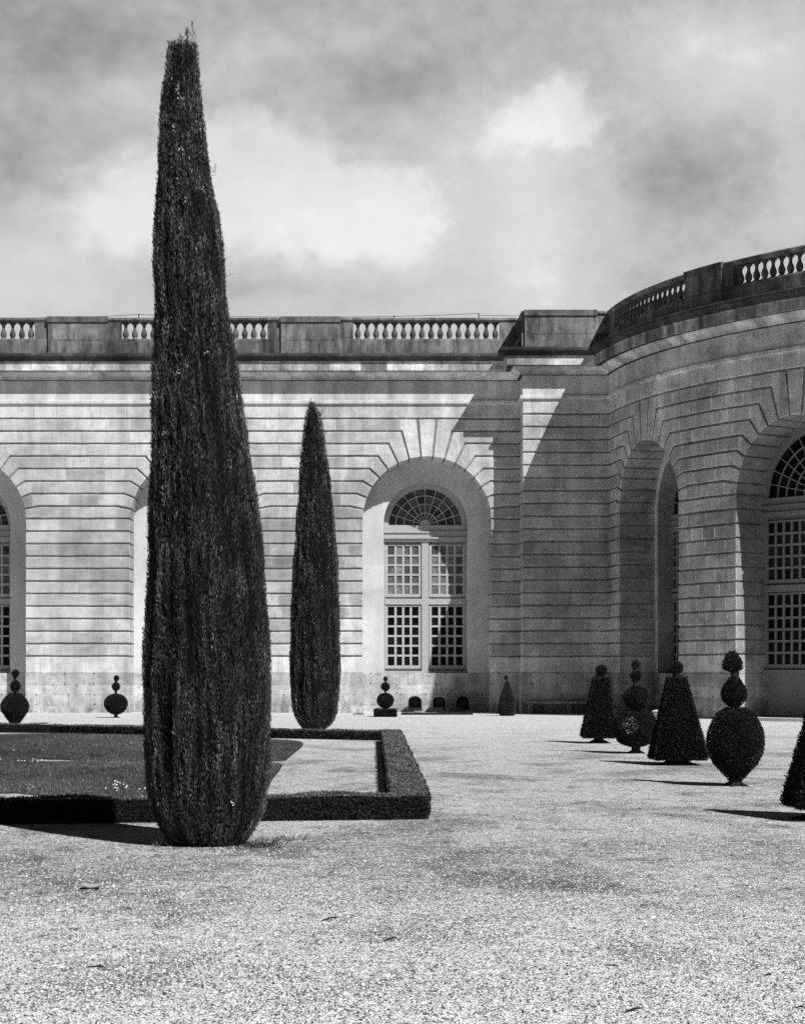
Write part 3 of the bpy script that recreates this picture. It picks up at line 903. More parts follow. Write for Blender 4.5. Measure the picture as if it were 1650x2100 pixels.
def cypress(name, label, Y, base_y, outline, cnt, Ls, Wd, tone0, tips, whites, sidetufts=(), size=.065):
    S = F / Y
    rows = sorted(outline, key=lambda q: -q[0])
    cx0 = (rows[0][1] + rows[0][2]) / 2
    root = empty(name, (PX(cx0, Y), Y, 0)); tag(root, label, 'cypress tree', 'slender clipped cypresses')
    prof = [(PZ(y, Y), max(.02, (r - l) / 2 / S - .020), PX((l + r) / 2, Y)) for y, l, r in rows]
    (V, Fq, T), body = lathe_leaves(prof, (0, Y, 0), cnt, Ls, Wd, .84, .20, tone0, .40, furrow=.10, cx=True, clump=.8, spray=18, size=size, pale=.005)
    parts = [(V, Fq, T)]
    # straggling spires
    for (x, y, x2, y2, dens) in tips:
        n = dens; k = rng.random(n)
        P = np.stack([PX(x + (x2 - x) * k, Y), Y + rng.normal(0, .02, n), PZ(y + (y2 - y) * k, Y)], 1) + rng.normal(0, .012, (n, 3)) * (1.25 - k)[:, None]
        Nn = rng.normal(0, 1, (n, 3)); Nn[:, 2] = 0; Nn /= np.linalg.norm(Nn, axis=1)[:, None]
        parts.append(sprigs(P, Nn, Ls * rng.uniform(.7, 1.5, n), np.full(n, Wd * .8), .7, .25, np.full(n, tone0 * .8)))
    # pale dead twigs and white fluff caught in the foliage
    for (x, y, k) in whites:
        n = 7; 
        zc = PZ(y, Y); rr = np.interp(zc, [p[0] for p in prof], [p[1] for p in prof]); oc = np.interp(zc, [p[0] for p in prof], [p[2] for p in prof])
        dx = PX(x, Y) - oc; dy = -math.sqrt(max(.0, rr * rr - dx * dx)) - .03
        P = np.array([[PX(x, Y), Y + dy, zc]]) + rng.normal(0, .012, (n, 3)) * (np.array([1, .3, 1.4]) if k else np.array([1.3, .5, 5.0]))
        parts.append(sprigs(P, np.tile([[0, -1, 0]], (n, 1)).astype(float), np.full(n, .018 if k else .075), np.full(n, .008 if k else .0017), .5 if k else .93, .7 if k else .10, np.full(n, .55 if k else .17)))
    for (x, y, k, L2) in sidetufts:
        n = k; P = np.array([[PX(x, Y), Y - .05, PZ(y, Y)]]) + rng.normal(0, .02, (n, 3)) + np.outer(rng.random(n), [.6 * L2, 0, L2])
        parts.append(sprigs(P, np.tile([[.7, 0, .2]], (n, 1)), np.full(n, Ls * 1.3), np.full(n, Wd), .6, .3, np.full(n, tone0 * .8)))
    np_mesh('crown', *merge(parts), [M_FOL, M_BODY], root, body)
    tb = MB(); z1 = PZ(rows[-1][0], Y) * .8
    tb.tube([(PX(cx0, Y), Y, -.05), (PX(cx0, Y), Y, .3), (PX(cx0, Y), Y, z1)], [.16, .11, .02], 10)
    tb.build('trunk', M_BARK, root)
    return root

O1 = [(1738, 375, 478), (1728, 350, 505), (1712, 336, 518), (1690, 323, 530), (1650, 310, 541), (1600, 302, 549), (1550, 298, 553), (1500, 296, 555), (1400, 294, 555), (1300, 295, 552), (1200, 298, 546),
      (1100, 303, 537), (1000, 308, 522), (900, 312, 507), (800, 315, 490), (700, 317, 476), (600, 316, 464), (550, 315, 460), (500, 315, 457), (450, 316, 451), (400, 317, 443), (350, 321, 434), (300, 323, 426),
      (250, 327, 419), (200, 331, 413), (150, 337, 410), (120, 339, 409), (108, 341, 407), (100, 343, 406), (95, 347, 404)]
tips1 = [(348, 115, 345, 86, 44), (358, 112, 360, 94, 40), (371, 110, 370, 76, 80), (385, 115, 384, 62, 200), (387, 75, 396, 50, 26), (401, 112, 398, 70, 50), (380, 85, 370, 72, 10), (352, 108, 350, 96, 20), (378, 105, 378, 84, 30), (392, 118, 392, 85, 70), (366, 118, 364, 92, 40), (404, 118, 403, 88, 30)]
wh = [(369, 192, 1), (368, 203, 1), (374, 213, 1), (360, 275, 1), (364, 283, 1), (379, 322, 1), (388, 378, 1), (411, 381, 1), (413, 399, 1), (420, 404, 1), (387, 425, 1), (373, 388, 1), (448, 484, 1), (373, 773, 1), (371, 778, 1),
      (410, 640, 0), (430, 735, 1), (405, 655, 0), (345, 895, 1), (350, 897, 1), (390, 915, 0), (410, 960, 0), (470, 1060, 0), (355, 1030, 0), (400, 1070, 0), (420, 560, 0), (380, 490, 0), (360, 1150, 0), (485, 1639, 1)]
for i in range(46): wh.append((random.uniform(325, 450), random.uniform(420, 1150), 0))
cypress('cypress', 'very tall dark cypress in the left foreground, in front of the near hedge', GY(1731), 1735, O1, 260000, .036, .0032, .043, tips1, wh,
        [(436, 357, 14, .03), (463, 575, 10, .03)])
O2 = [(1502, 634, 654), (1497, 622, 666), (1486, 612, 680), (1470, 605, 687), (1450, 600, 692), (1430, 597, 695), (1380, 594, 698), (1300, 595, 697), (1250, 597, 695), (1200, 600, 693), (1100, 606, 688), (1000, 612, 680), (920, 618, 668), (880, 623, 662), (850, 627, 655), (835, 631, 648), (828, 634, 644)]
cypress('cypress', 'smaller cypress standing behind the far hedge beside the half sunlit window', GY(1502), 1502, O2, 90000, .055, .006, .042,
        [(637, 840, 638, 815, 30), (632, 842, 633, 824, 14), (644, 842, 645, 826, 14), (654, 856, 664, 840, 40), (657, 852, 662, 846, 10), (660, 905, 668, 889, 46), (662, 910, 668, 905, 14)], [(645, 1320, 0), (655, 1335, 0)], size=.10)

def ball(rx, rz, zc, drop=0.0, rise=0.0, m=14):
    """profile of a clipped ball; drop pulls the lower half to a point, rise the upper half"""
    out = []
    for i in range(m + 1):
        t = -PI / 2 + PI * i / m
        z = rz * math.sin(t); r = rx * math.cos(t)
        if z < 0: z *= 1 + drop; r *= (1 - .28 * drop * (-math.sin(t)))
        else: z *= 1 + rise; r *= (1 - .30 * rise * math.sin(t))
        out.append((zc + z, max(.006, r)))
    return out
def tier(name, prof, loc, root, dens, L, W, tone0, j=.5, pale=None, spread=.42):
    L, W, dens = L * .78, W * .88, dens * 1.3
    area = sum(PI * (a[1] + b[1]) * math.hypot(b[0] - a[0], b[1] - a[1]) for a, b in zip(prof, prof[1:]))
    (V, Fq, T), body = lathe_leaves(prof, loc, int(area * dens), L, W, .15, spread, tone0, j, clump=.5)
    if pale is not None:
        pc, pr_ = Vector(pale[:3]), pale[3]
        cen = V.reshape(-1, 4, 3).mean(1); dd = np.linalg.norm(cen - np.array(pc), axis=1)
        T = np.where((dd < pr_) & (rng.random(len(T)) < .6), T * rng.uniform(7, 15, len(T)), T)
    return np_mesh(name, V, Fq, T, [M_FOL, M_BODY], root, body)
def stem(root, loc, z0, z1, r, flare=1.6):
    b = MB(); b.tube([(loc[0], loc[1], z0 - .04), (loc[0], loc[1], z0 + (z1 - z0) * .3), (loc[0], loc[1], z1)], [r * flare * .8, r, r * .8], 9)
    # surface roots
    for k in range(5):
        a = k * 1.3 + .4; b.tube([(loc[0], loc[1], z0 + r), (loc[0] + math.cos(a) * r * 2.2, loc[1] + math.sin(a) * r * 2.2, z0 + .01), (loc[0] + math.cos(a) * r * 3.5, loc[1] + math.sin(a) * r * 3.5, z0 - .02)], [r * .5, r * .3, r * .12], 6)
    return b.build('trunk', M_BARK, root)

def pxprof(rows, Y):
    S = F / Y
    return [(PZ(y, Y), max(.006, h / S - .012)) for y, h in sorted(rows, reverse=True)]

def tiered(label, x, gy, tiers, trunk, dens, L, W, tone0=.022, base=None, pale=None, group='tiered clipped ball topiaries'):
    """tiers: (x, y_centre, rx_px, rz_px, drop, rise)"""
    Y = GY(gy); S = F / Y; loc = (PX(x, Y), Y, 0)
    root = empty('ball_topiary', loc); tag(root, label, 'topiary', group)
    stem(root, loc, 0, PZ(tiers[-1][1] if len(tiers[-1]) > 2 else tiers[-1][1][2][0], Y), trunk)
    for i, tr in enumerate(tiers):
        if len(tr) == 2:
            tier('clipped_ball', pxprof(tr[1], Y), (PX(tr[0], Y), Y, 0), root, dens, L, W, tone0, pale=pale if (pale and i == 0) else None); continue
        tx, ty, rx, rz, dr, ri = tr
        lc = (PX(tx, Y), Y, 0)
        tier('clipped_ball', ball(rx / S - .012, rz / S - .008, PZ(ty, Y), dr, ri), lc, root, dens, L, W, tone0, pale=pale if (pale and i == 0) else None)
    if base:
        bw, bz = base
        box_leaves('clipped_base', (loc[0] - bw, Y - bw), (loc[0] + bw, Y - bw), bw * 2, bz, dens, L, W, .03, tone0, root)
    return root

def box_leaves(name, p0, p1, width, height, dens, L, W, ttop, tside, root=None, jit=.008, pts=None):
    L, W, dens = L * .68, W * .85, dens * 1.45
    """clipped box hedge from p0 to p1 (front edge), going back by width (to the left of the run)"""
    p0 = np.array(p0, float); p1 = np.array(p1, float); d = p1 - p0; LL = np.linalg.norm(d); d /= LL; b = np.array([-d[1], d[0]])
    faces = [('t', LL * width), ('f', LL * height), ('b', LL * height), ('l', width * height), ('r', width * height)]
    parts = []
    for k, ar in faces:
        n = int(ar * dens * (.85 if k == 't' else 1)); u = rng.random(n); v = rng.random(n)
        if k == 't': q = p0 + np.outer(u * LL, d) + np.outer(v * width, b); z = np.full(n, height); nn = np.tile([0, 0, 1.0], (n, 1))
        elif k == 'f': q = p0 + np.outer(u * LL, d); z = v * height; nn = np.tile([-b[0], -b[1], 0.0], (n, 1))
        elif k == 'b': q = p0 + np.outer(u * LL, d) + b * width; z = v * height; nn = np.tile([b[0], b[1], 0.0], (n, 1))
        elif k == 'l': q = p0 + np.outer(u * width, b); z = v * height; nn = np.tile([-d[0], -d[1], 0.0], (n, 1))
        else: q = p1 + np.outer(u * width, b); z = v * height; nn = np.tile([d[0], d[1], 0.0], (n, 1))
        if not n: continue
        wav = np.array([nz(a[0] * 1.3, a[1] * 1.3, 2.0) * .034 + nz(a[0] * 5, a[1] * 5, zz * 5) * .014 for a, zz in zip(q, z)])
        P = np.column_stack([q, z]) + nn * (rng.normal(0, jit, n) + wav)[:, None]
        cl = np.array([1 + .6 * nz(a[0] * 6, a[1] * 6, a[2] * 6) for a in P])
        t0 = ttop if k == 't' else tside  # lit top and self-shadowed sides put into the leaf tones
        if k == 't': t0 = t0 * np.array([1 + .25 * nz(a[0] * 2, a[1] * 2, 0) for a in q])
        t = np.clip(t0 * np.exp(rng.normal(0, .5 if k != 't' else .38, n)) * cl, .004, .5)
        parts.append(sprigs(P, nn, L * rng.uniform(.6, 1.4, n), W * rng.uniform(.7, 1.3, n), .1, .55, t))
    V, Fq, T = merge(parts)
    body = MB(); i = .012
    c = [p0 + d * i + b * i, p1 - d * i + b * i, p1 - d * i + b * (width - i), p0 + d * i + b * (width - i)]
    lo = body.addv([(q[0], q[1], -.02) for q in c]); hi = body.addv([(q[0], q[1], height - i) for q in c])
    body.idx((hi, hi + 1, hi + 2, hi + 3))
    for k in range(4): body.idx((lo + k, lo + (k + 1) % 4, hi + (k + 1) % 4, hi + k))
    return np_mesh(name, V, Fq, T, [M_FOL, M_BODY], root, body)

def pyramid(label, x, gy, ytop, half_top, ybot, half_bot, bx, by, br, trunk, dens, L, W, tone0=.02, round_=False, xtop=None):
    L, W, dens = L * .85, W * .9, dens * 1.25
    Y = GY(gy); S = F / Y; loc = (PX(x, Y), Y, 0)
    root = empty('pyramid_topiary', loc); tag(root, label, 'topiary', 'clipped pyramid topiaries')
    stem(root, loc, 0, PZ(ytop - 6, Y), trunk, 1.4)
    z0, z1 = PZ(ybot, Y), PZ(ytop, Y); h0, h1 = half_bot / S, half_top / S; ox = PX(xtop or x, Y) - loc[0]
    if round_:
        prof = pxprof([(1398, 3), (1405, 5), (1412, 7.5), (1428, 13), (1441, 15.5), (1454, 17.5), (1463, 17), (1467, 12)], Y) or [(z0 - .04, h0 * .35), (z0, h0 * .85), (z0 + .12, h0), (z0 + (z1 - z0) * .5, h0 * .62 + h1 * .3), (z1, h1)]
        tier('clipped_cone', prof, loc, root, dens * 1.6, L, W, tone0)
    else:
        parts = []; ht = z1 - z0
        for k in range(4):
            ang = k * PI / 2; nrm = np.array([math.sin(ang), -math.cos(ang)]); tan = np.array([math.cos(ang), math.sin(ang)])
            n = int((h0 + h1) * ht * dens); v = rng.random(n * 2); v = v[rng.random(len(v)) < (h0 + (h1 - h0) * v) / h0][:n]; n = len(v)
            u = rng.uniform(-1, 1, n); h = h0 + (h1 - h0) * v
            q = np.outer(h, nrm) + (u * h)[:, None] * tan; q[:, 0] += ox * v
            sl = (h0 - h1) / ht; nn = np.tile([nrm[0], nrm[1], sl], (n, 1)); nn /= np.linalg.norm(nn, axis=1)[:, None]
            P = np.column_stack([q, z0 + ht * v]) + nn * rng.normal(0, .010, n)[:, None]
            cl = np.array([1 + .5 * nz(a[0] * 7, a[1] * 7, a[2] * 7) for a in P])
            parts.append(sprigs(P, nn, L * rng.uniform(.6, 1.5, n), W * rng.uniform(.7, 1.3, n), .12, .5, np.clip(tone0 * np.exp(rng.normal(0, .5, n)) * cl, .004, .3)))
        n = int(h0 * h0 * 4 * dens * .6); q = rng.uniform(-h0, h0, (n, 2)); P = np.column_stack([q, np.full(n, z0)])
        parts.append(sprigs(P, np.tile([0, 0, -1.0], (n, 1)), L * rng.uniform(.6, 1.6, n), np.full(n, W), 0, .5, np.full(n, tone0 * .6)))
        V, Fq, T = merge(parts); V = V + np.array(loc)
        body = MB(); i = .012
        lo = body.addv([(loc[0] + sx * (h0 - i), loc[1] + sy * (h0 - i), z0 + i) for sx, sy in ((-1, -1), (1, -1), (1, 1), (-1, 1))])
        hi = body.addv([(loc[0] + ox + sx * (h1 - i), loc[1] + sy * (h1 - i), z1) for sx, sy in ((-1, -1), (1, -1), (1, 1), (-1, 1))])
        body.idx((hi, hi + 1, hi + 2, hi + 3)); body.idx((lo + 3, lo + 2, lo + 1, lo))
        for k in range(4): body.idx((lo + k, lo + (k + 1) % 4, hi + (k + 1) % 4, hi + k))
        np_mesh('clipped_pyramid', V, Fq, T, [M_FOL, M_BODY], root, body)
    if br: tier('clipped_ball', ball(br / S - .01, br / S - .01, PZ(by, Y)), (PX(bx, Y), Y, 0), root, dens * 1.1, L, W, tone0)
    return root

# left and back topiaries
tiered('three ball topiary at the left picture edge, standing behind the far hedge', 31, 1489, [(31, [(1422, 9), (1428, 17), (1438, 25), (1447.6, 28), (1457, 26.5), (1466.7, 20), (1476, 14), (1483, 9.5), (1487, 5)]), (32, 1407, 10.5, 10.5, .15, .12), (32, 1381, 7.5, 7.5, .1, 0)], .05, 3800, .045, .011)
tiered('three ball topiary on open gravel just left of the tall cypress', 238, 1472, [(238, 1443, 23, 20, .10, 0), (238, 1408, 8.2, 8.2, 0, 0), (239, 1391, 5.6, 5.6, 0, 0)], .055, 3800, .045, .011)
tiered('small three ball topiary growing out of a clipped square base under the half sunlit window', 790, 1470, [(790, 1436, 16.5, 14.5, .12, 0), (790, 1408, 8.8, 8, .12, 0), (790, 1392, 4.5, 4.5, 0, 0)], .04, 3800, .045, .011, base=(.39, .27))
pyramid('small cone topiary beside the wall left of the stone bench', 1039, 1468, 1399, 3, 1460, 20, 1037, 1389, 4.5, .05, 3800, .045, .011, tone0=.048, round_=True, xtop=1037)
# the row in front of the pavilion
pyramid('rearmost ball topped pyramid topiary, at the far end of the right hand row', 1227, 1524, 1389, 13.5, 1510, 33, 1233, 1375, 11.5, .10, 4200, .045, .010, xtop=1232)
Yp = GY(1545)
tiered('squat four ball topiary between two pyramids, its lowest ball bleached pale', 1303, 1545, [(1302, [(1459, 26), (1464, 34), (1471, 38), (1479, 41), (1490, 43), (1503, 42.5), (1513, 39), (1521, 34), (1527, 22), (1530, 10)]), (1304, 1430, 26.5, 22, .12, .05), (1303, 1386, 11.5, 11, .15, 0), (1303, 1363, 8.8, 8.5, 0, 0)], .075, 4600, .04, .009, pale=(PX(1287, Yp), Yp - .37, PZ(1486, Yp), .17))
pyramid('large ball topped pyramid topiary between the bleached four ball topiary and the big teardrop', 1389, 1568, 1389, 16, 1554, 53, 1386, 1370, 13.5, .12, 5200, .04, .0085, xtop=1387)
tiered('big teardrop topiary carrying an egg and a bell shape', 1506, 1612, [(1507, [(1453, 19), (1465, 38), (1482, 46.5), (1501, 53.5), (1520, 55.5), (1535, 54.5), (1549, 51), (1564, 44), (1577, 32.5), (1587, 23.5), (1596, 16), (1602, 10)]), (1504, [(1390, 8), (1396, 13.6), (1406, 21), (1415, 25.6), (1423, 27), (1434, 24), (1442, 17), (1448, 9)]), (1501, [(1336, 5), (1345, 13), (1354, 17), (1362, 20), (1368, 21), (1372, 17.5), (1376, 6)])], .075, 6000, .04, .0075)
pyramid('pyramid topiary cut off by the right picture edge, nearest of the row', 1706, 1680, 1400, 26, 1650, 86, 1706, 1370, 21, .15, 6000, .042, .008)

# hedges of the parterre
HZ = .265
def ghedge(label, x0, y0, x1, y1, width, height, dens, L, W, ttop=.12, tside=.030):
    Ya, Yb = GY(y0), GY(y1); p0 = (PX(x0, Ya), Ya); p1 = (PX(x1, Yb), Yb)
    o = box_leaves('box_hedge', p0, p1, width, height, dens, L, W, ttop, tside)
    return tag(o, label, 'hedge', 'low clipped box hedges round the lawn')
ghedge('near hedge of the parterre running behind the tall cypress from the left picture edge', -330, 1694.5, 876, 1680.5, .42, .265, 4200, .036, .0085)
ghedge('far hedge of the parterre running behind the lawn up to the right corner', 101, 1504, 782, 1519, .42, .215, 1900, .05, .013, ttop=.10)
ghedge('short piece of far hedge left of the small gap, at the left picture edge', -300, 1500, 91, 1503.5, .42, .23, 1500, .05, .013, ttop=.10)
def side_hedge():
    p0 = (.255, 22.3); p1 = (.325, 46.2)
    # front edge runs away from the camera on the right side, so give the right flank and go left
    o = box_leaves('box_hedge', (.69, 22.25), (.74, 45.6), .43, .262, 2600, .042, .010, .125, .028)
    return tag(o, 'side hedge running away from the camera at the right end of the parterre', 'hedge', 'low clipped box hedges round the lawn')
side_hedge()

# lawns, the near and the far bed
def smooth_poly(pts):
    out = []
    n = len(pts)
    for i in range(n):
        a, b, c, d = (Vector(pts[(i + k - 1) % n]) for k in range(4))
        for t in (0, .25, .5, .75):
            out.append(.5 * ((2 * b) + (-a + c) * t + (2 * a - 5 * b + 4 * c - d) * t * t + (-a + 3 * b - 3 * c + d) * t ** 3))
    return [(p.x, p.y) for p in out]
def lawn(label, px_pts, dens, zt=.012):
    pts = [(PX(x, GY(y)), GY(y)) for x, y in px_pts]
    poly = smooth_poly(pts); mb = MB()
    xs = [p[0] for p in poly]; ys = [p[1] for p in poly]
    n = len(poly)
    fill(mb, lambda x, d, y: (x, y, zt + .006 * nz(x * .6, y * .4, 0)), poly, 0)
    a = mb.addv([(x, y, zt + .006 * nz(x * .6, y * .4, 0)) for x, y in poly]); b = mb.addv([(x, y, -.02) for x, y in poly])
    for i in range(n): mb.idx((a + i, a + (i + 1) % n, b + (i + 1) % n, b + i))
    A = (max(xs) - min(xs)) * (max(ys) - min(ys)); m = int(A * dens)
    Q = np.column_stack([rng.uniform(min(xs), max(xs), m), rng.uniform(min(ys), max(ys), m)])
    keep = np.array([inside(q, poly) for q in Q]); Q = Q[keep]; m = len(Q)
    tn = np.array([.115 * (1 + 1.0 * nz(q[0] * .5, q[1] * .22, 5) + .5 * nz(q[0] * 4, q[1] * 2, 1)) for q in Q]) * np.exp(rng.normal(0, .4, m))
    P = np.column_stack([Q, np.full(m, zt - .005)]); Nn = np.tile([0, 0, 1.0], (m, 1))
    V, Fq, T = sprigs(P, Nn, rng.uniform(.015, .042, m), rng.uniform(.004, .008, m), .5, .38, np.clip(tn, .012, .4))
    o = np_mesh('grass', V, Fq, T, [M_GRASS, M_LAWN], None, mb)
    return tag(o, label, 'lawn', None, 'stuff')
lawn('back bed of dark mown grass along the far hedge', [(-330, 1506), (-60, 1507), (60, 1505), (220, 1504.5), (420, 1512), (560, 1517), (612, 1521), (621, 1529), (606, 1543), (590, 1556), (575, 1561), (480, 1562.5), (300, 1560), (170, 1560), (120, 1558.5), (60, 1558), (0, 1558.5), (-330, 1558)], 260)
lawn('front bed of dark mown grass with white daisies along the near hedge', [(-330, 1558), (0, 1558.5), (60, 1560), (90, 1562.5), (135, 1562.8), (170, 1560.5), (300, 1560), (480, 1563), (550, 1565), (577, 1569), (574, 1579), (560, 1597), (545, 1620), (500, 1640), (300, 1648), (180, 1640), (110, 1634), (50, 1629.5), (0, 1628), (-330, 1636)], 520)

# daisies
def daisy_mesh():
    b = MB()
    for k in range(8):
        a = 2 * PI * k / 8; c, s = math.cos(a), math.sin(a)
        b.face([(c * .006 - s * .004, s * .006 + c * .004, .055), (c * .028 - s * .008, s * .028 + c * .008, .06), (c * .028 + s * .008, s * .028 - c * .008, .06), (c * .006 + s * .004, s * .006 - c * .004, .055)], .8)
    b.lathe([(.052, .004), (.056, .009), (.063, .006)], 8, tone=.6)
    b.tube([(0, 0, 0), (.002, 0, .055)], .0025, 5, .15)
    return b
dz = None
dspots = [(236, 1597), (242, 1599), (246, 1600), (237, 1602), (241, 1605), (254, 1602.5), (233, 1603), (262, 1607), (259, 1610), (236, 1610), (242, 1611), (241, 1615), (218, 1611), (297, 1611), (287, 1612), (38, 1555.5), (45, 1555.6), (51, 1556), (68, 1552), (68, 1557), (79, 1558), (87, 1555), (29, 1535), (88, 1534), (1, 1553)]
for x, y in dspots:
    if dz is None: dz = daisy_mesh().build('daisy', M_PALE); o = dz
    else: o = dz.copy(); COL.objects.link(o)
    Y = EYE * F / (y - VY) * (EYE - .09) / EYE; o.location = (PX(x, Y), Y, .03); o.rotation_euler = (.5, random.uniform(-.2, .2), random.uniform(0, 6)); o.rotation_euler = (.55, 0, random.uniform(-.5, .5))
    s = random.uniform(.40, .62); o.scale = (s, s, s)
    tag(o, 'tiny white daisy open in the dark lawn', 'flower', 'white daisies dotted over the lawn')

# ------------------------------------------------------------------ small things along the wall
def cowl(label, x):
    Y = GY(1461); c = PX(x, Y); w = .285
    root = empty('garden_cowl', (c, Y, .06)); tag(root, label, 'garden cowl', 'black hooded cowls on the board')
    b = MB(); n = 18
    # arched shell with open front, rounded back
    se = lambda v, e: math.copysign(abs(v) ** e, v)
    out = [(-w * .97, 0.0)] + [(w * se(math.cos(PI - PI * i / n), .88), .33 + .27 * abs(math.sin(PI * i / n)) ** .9) for i in range(n + 1)] + [(w * .97, 0.0)]
    inn = [(p[0] * .9, p[1] * .95 if p[1] > .1 else 0) for p in out]
    m = len(out)
    secs = [(0, 1.0), (.18, 1.0), (.34, .93), (.46, .72), (.52, .3)]
    rows = []
    for d, s in secs: rows.append(b.addv([(c + p[0] * s, Y + d, .07 + p[1] * (.5 + .5 * s)) for p in out]))
    for a, q in zip(rows, rows[1:]):
        for i in range(m - 1): b.idx((a + i, a + i + 1, q + i + 1, q + i))
    r2 = []
    for d, s in secs: r2.append(b.addv([(c + p[0] * s, Y + d * .92, .07 + p[1] * (.5 + .5 * s)) for p in inn]))
    for a, q in zip(r2, r2[1:]):
        for i in range(m - 1): b.idx((a + i, q + i, q + i + 1, a + i + 1), .5)
    b.idx([rows[-1] + i for i in range(m)]); b.idx([r2[-1] + i for i in range(m)])
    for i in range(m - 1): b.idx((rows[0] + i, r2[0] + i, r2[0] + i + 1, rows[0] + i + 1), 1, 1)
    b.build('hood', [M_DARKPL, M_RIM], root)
    # low curved front lip
    f = MB(); k = 12; lo = []; hi = []
    for i in range(k + 1):
        a = PI + PI * i / k; lo.append((c + w * .97 * math.cos(a), Y + .02 + .10 * math.sin(a), .07)); hi.append((c + w * .97 * math.cos(a), Y + .02 + .10 * math.sin(a), .07 + .17 - .05 * math.sin(-a)))
    i0 = f.addv(lo); i1 = f.addv(hi); i2 = f.addv([(p[0], p[1] + .03, p[2]) for p in hi]); i3 = f.addv([(p[0], p[1] + .03, p[2]) for p in lo])
    for i in range(k): f.idx((i0 + i, i0 + i + 1, i1 + i + 1, i1 + i)); f.idx((i1 + i, i1 + i + 1, i2 + i + 1, i2 + i)); f.idx((i2 + i, i2 + i + 1, i3 + i + 1, i3 + i))
    f.build('front_lip', M_DARKPL, root)
    return root
cowl('black hooded cowl at the left end of the board under the sunlit window half', 850.5)
cowl('middle black hooded cowl of the three on the board', 899.5)
cowl('black hooded cowl at the right end of the board, nearest the cone topiary', 948)
mb = MB(); Y = GY(1466); x0, x1 = PX(823, Y), PX(969.5, Y)
mb.box(lambda x, d, z: (x, Y + d, z), x0, x1, 0, 1.15, -.01, .068, 1.0)
tag(mb.build('board', M_DARKPL), 'long flat black board on the gravel carrying three black cowls', 'board')
# bench
def bench():
    Y = YP - .5; root = empty('stone_bench', (PX(1160, Y), Y, 0)); tag(root, 'low stone bench against the shaded pier, behind the rearmost pyramid topiary', 'bench')
    mp = lambda x, d, z: (x, Y + d, z)
    b = MB(); b.box(mp, PX(1081, Y), PX(1243, Y), 0, .44, .40, .49, 1.25); b.box(mp, PX(1083, Y), PX(1241, Y), .03, .42, .375, .40, .6); b.build('seat', M_PLINTH, root)  # pale top and dark under strip, light and shade put into tones
    for x in (1087.5, 1166, 1238):
        l = MB(); l.box(mp, PX(x, Y) - .085, PX(x, Y) + .085, .06, .40, -.01, .376, 1.1); l.build('leg', M_PLINTH, root)
bench()
# slab and leaning stone
mb = MB(); Y = GY(1466)
mb.prism(lambda x, d, z: (x, Y + d, z), [(PX(724, Y), 0), (PX(746, Y), 0), (PX(745, Y), .07), (PX(733, Y), .085), (PX(724, Y), .05)], 0, .35, .5)
tag(mb.build('stone_slab', M_PLINTH), 'small flat grey slab at the wall foot left of the square based topiary', 'slab')
mb = MB(); Y = GY(1474)
a = [(PX(1336, Y), Y, .28), (PX(1356, Y), Y - .25, .22), (PX(1366, Y), Y + .2, .26), (PX(1348, Y), Y + .3, .32)]
i = mb.addv(a); j = mb.addv([(p[0], p[1], p[2] - .06) for p in a]); mb.idx((i, i + 1, i + 2, i + 3), 1.3)
for k in range(4): mb.idx((j + k, j + (k + 1) % 4, i + (k + 1) % 4, i + k), .7)
mb.box(lambda x, d, z: (x, Y + d, z), PX(1338, Y), PX(1362, Y), -.12, .2, -.02, .2, .5)
tag(mb.build('stone_block', M_PLINTH), 'low stone block with a slanting pale top at the pavilion foot', 'stone block')

# roof tile lying on the gravel
def tile():
    Y = GY(1823); c = PX(189, Y); b = MB(); n = 16; hw = .078
    rows = []
    for k, (d, th, lift) in enumerate(((-.05, .0, 0), (.06, .0, .012))):
        up = []; dn = []
        for i in range(n + 1):
            t = -1 + 2 * i / n; z = .006 + lift + .024 * t * t
            up.append((c + t * hw, Y + d, z + .012 * (1 - .55 * t * t))); dn.append((c + t * hw * .96, Y + d, z))
        rows.append((b.addv(up), b.addv(dn)))
    (u0, d0), (u1, d1) = rows
    for i in range(n):
        b.idx((u0 + i, u0 + i + 1, u1 + i + 1, u1 + i), 1.0); b.idx((d0 + i, d1 + i, d1 + i + 1, d0 + i + 1), .3)
        b.idx((d0 + i, d0 + i + 1, u0 + i + 1, u0 + i), .16); b.idx((u1 + i, u1 + i + 1, d1 + i + 1, d1 + i), .4)  # front face darkened in tone to stand for underside shade
    b.idx((d0, u0, u1, d1), .3); b.idx((u0 + n, d0 + n, d1 + n, u1 + n), .3)
    o = b.build('tile_shard', stone('worn_tile', .5, grain=.2)); tag(o, 'curved grey tile shard lying on the gravel in the left foreground', 'tile shard')
tile()
def stone_bit(name, label, cat, x, y, sx, sz, tone, mat):
    Y = GY(y); b = MB(); prof = [(0, .6), (.25, .95), (.55, .9), (.85, .55), (1, .1)]
    b.lathe([(z * sz - .006, r * sx) for z, r in prof], 12, (PX(x, Y), Y, 0), tone, fn=lambda a, z: 1 + .22 * math.sin(2 * a + 1) + .12 * math.sin(3 * a) + .06 * math.sin(5 * a))
    return tag(b.build(name, mat, smooth=True), label, cat)
M_WSTONE = flat('white_flint', .8, grain=.15, scale=30)
stone_bit('pebble', 'white pebble larger than the gravel round it, right of the middle foreground', 'pebble', 1338, 1882, .022, .02, 1, M_WSTONE)
stone_bit('pebble', 'pale pebble on the gravel left of the tile shard, near the left picture edge', 'pebble', 119, 1867, .018, .014, 1, M_WSTONE)
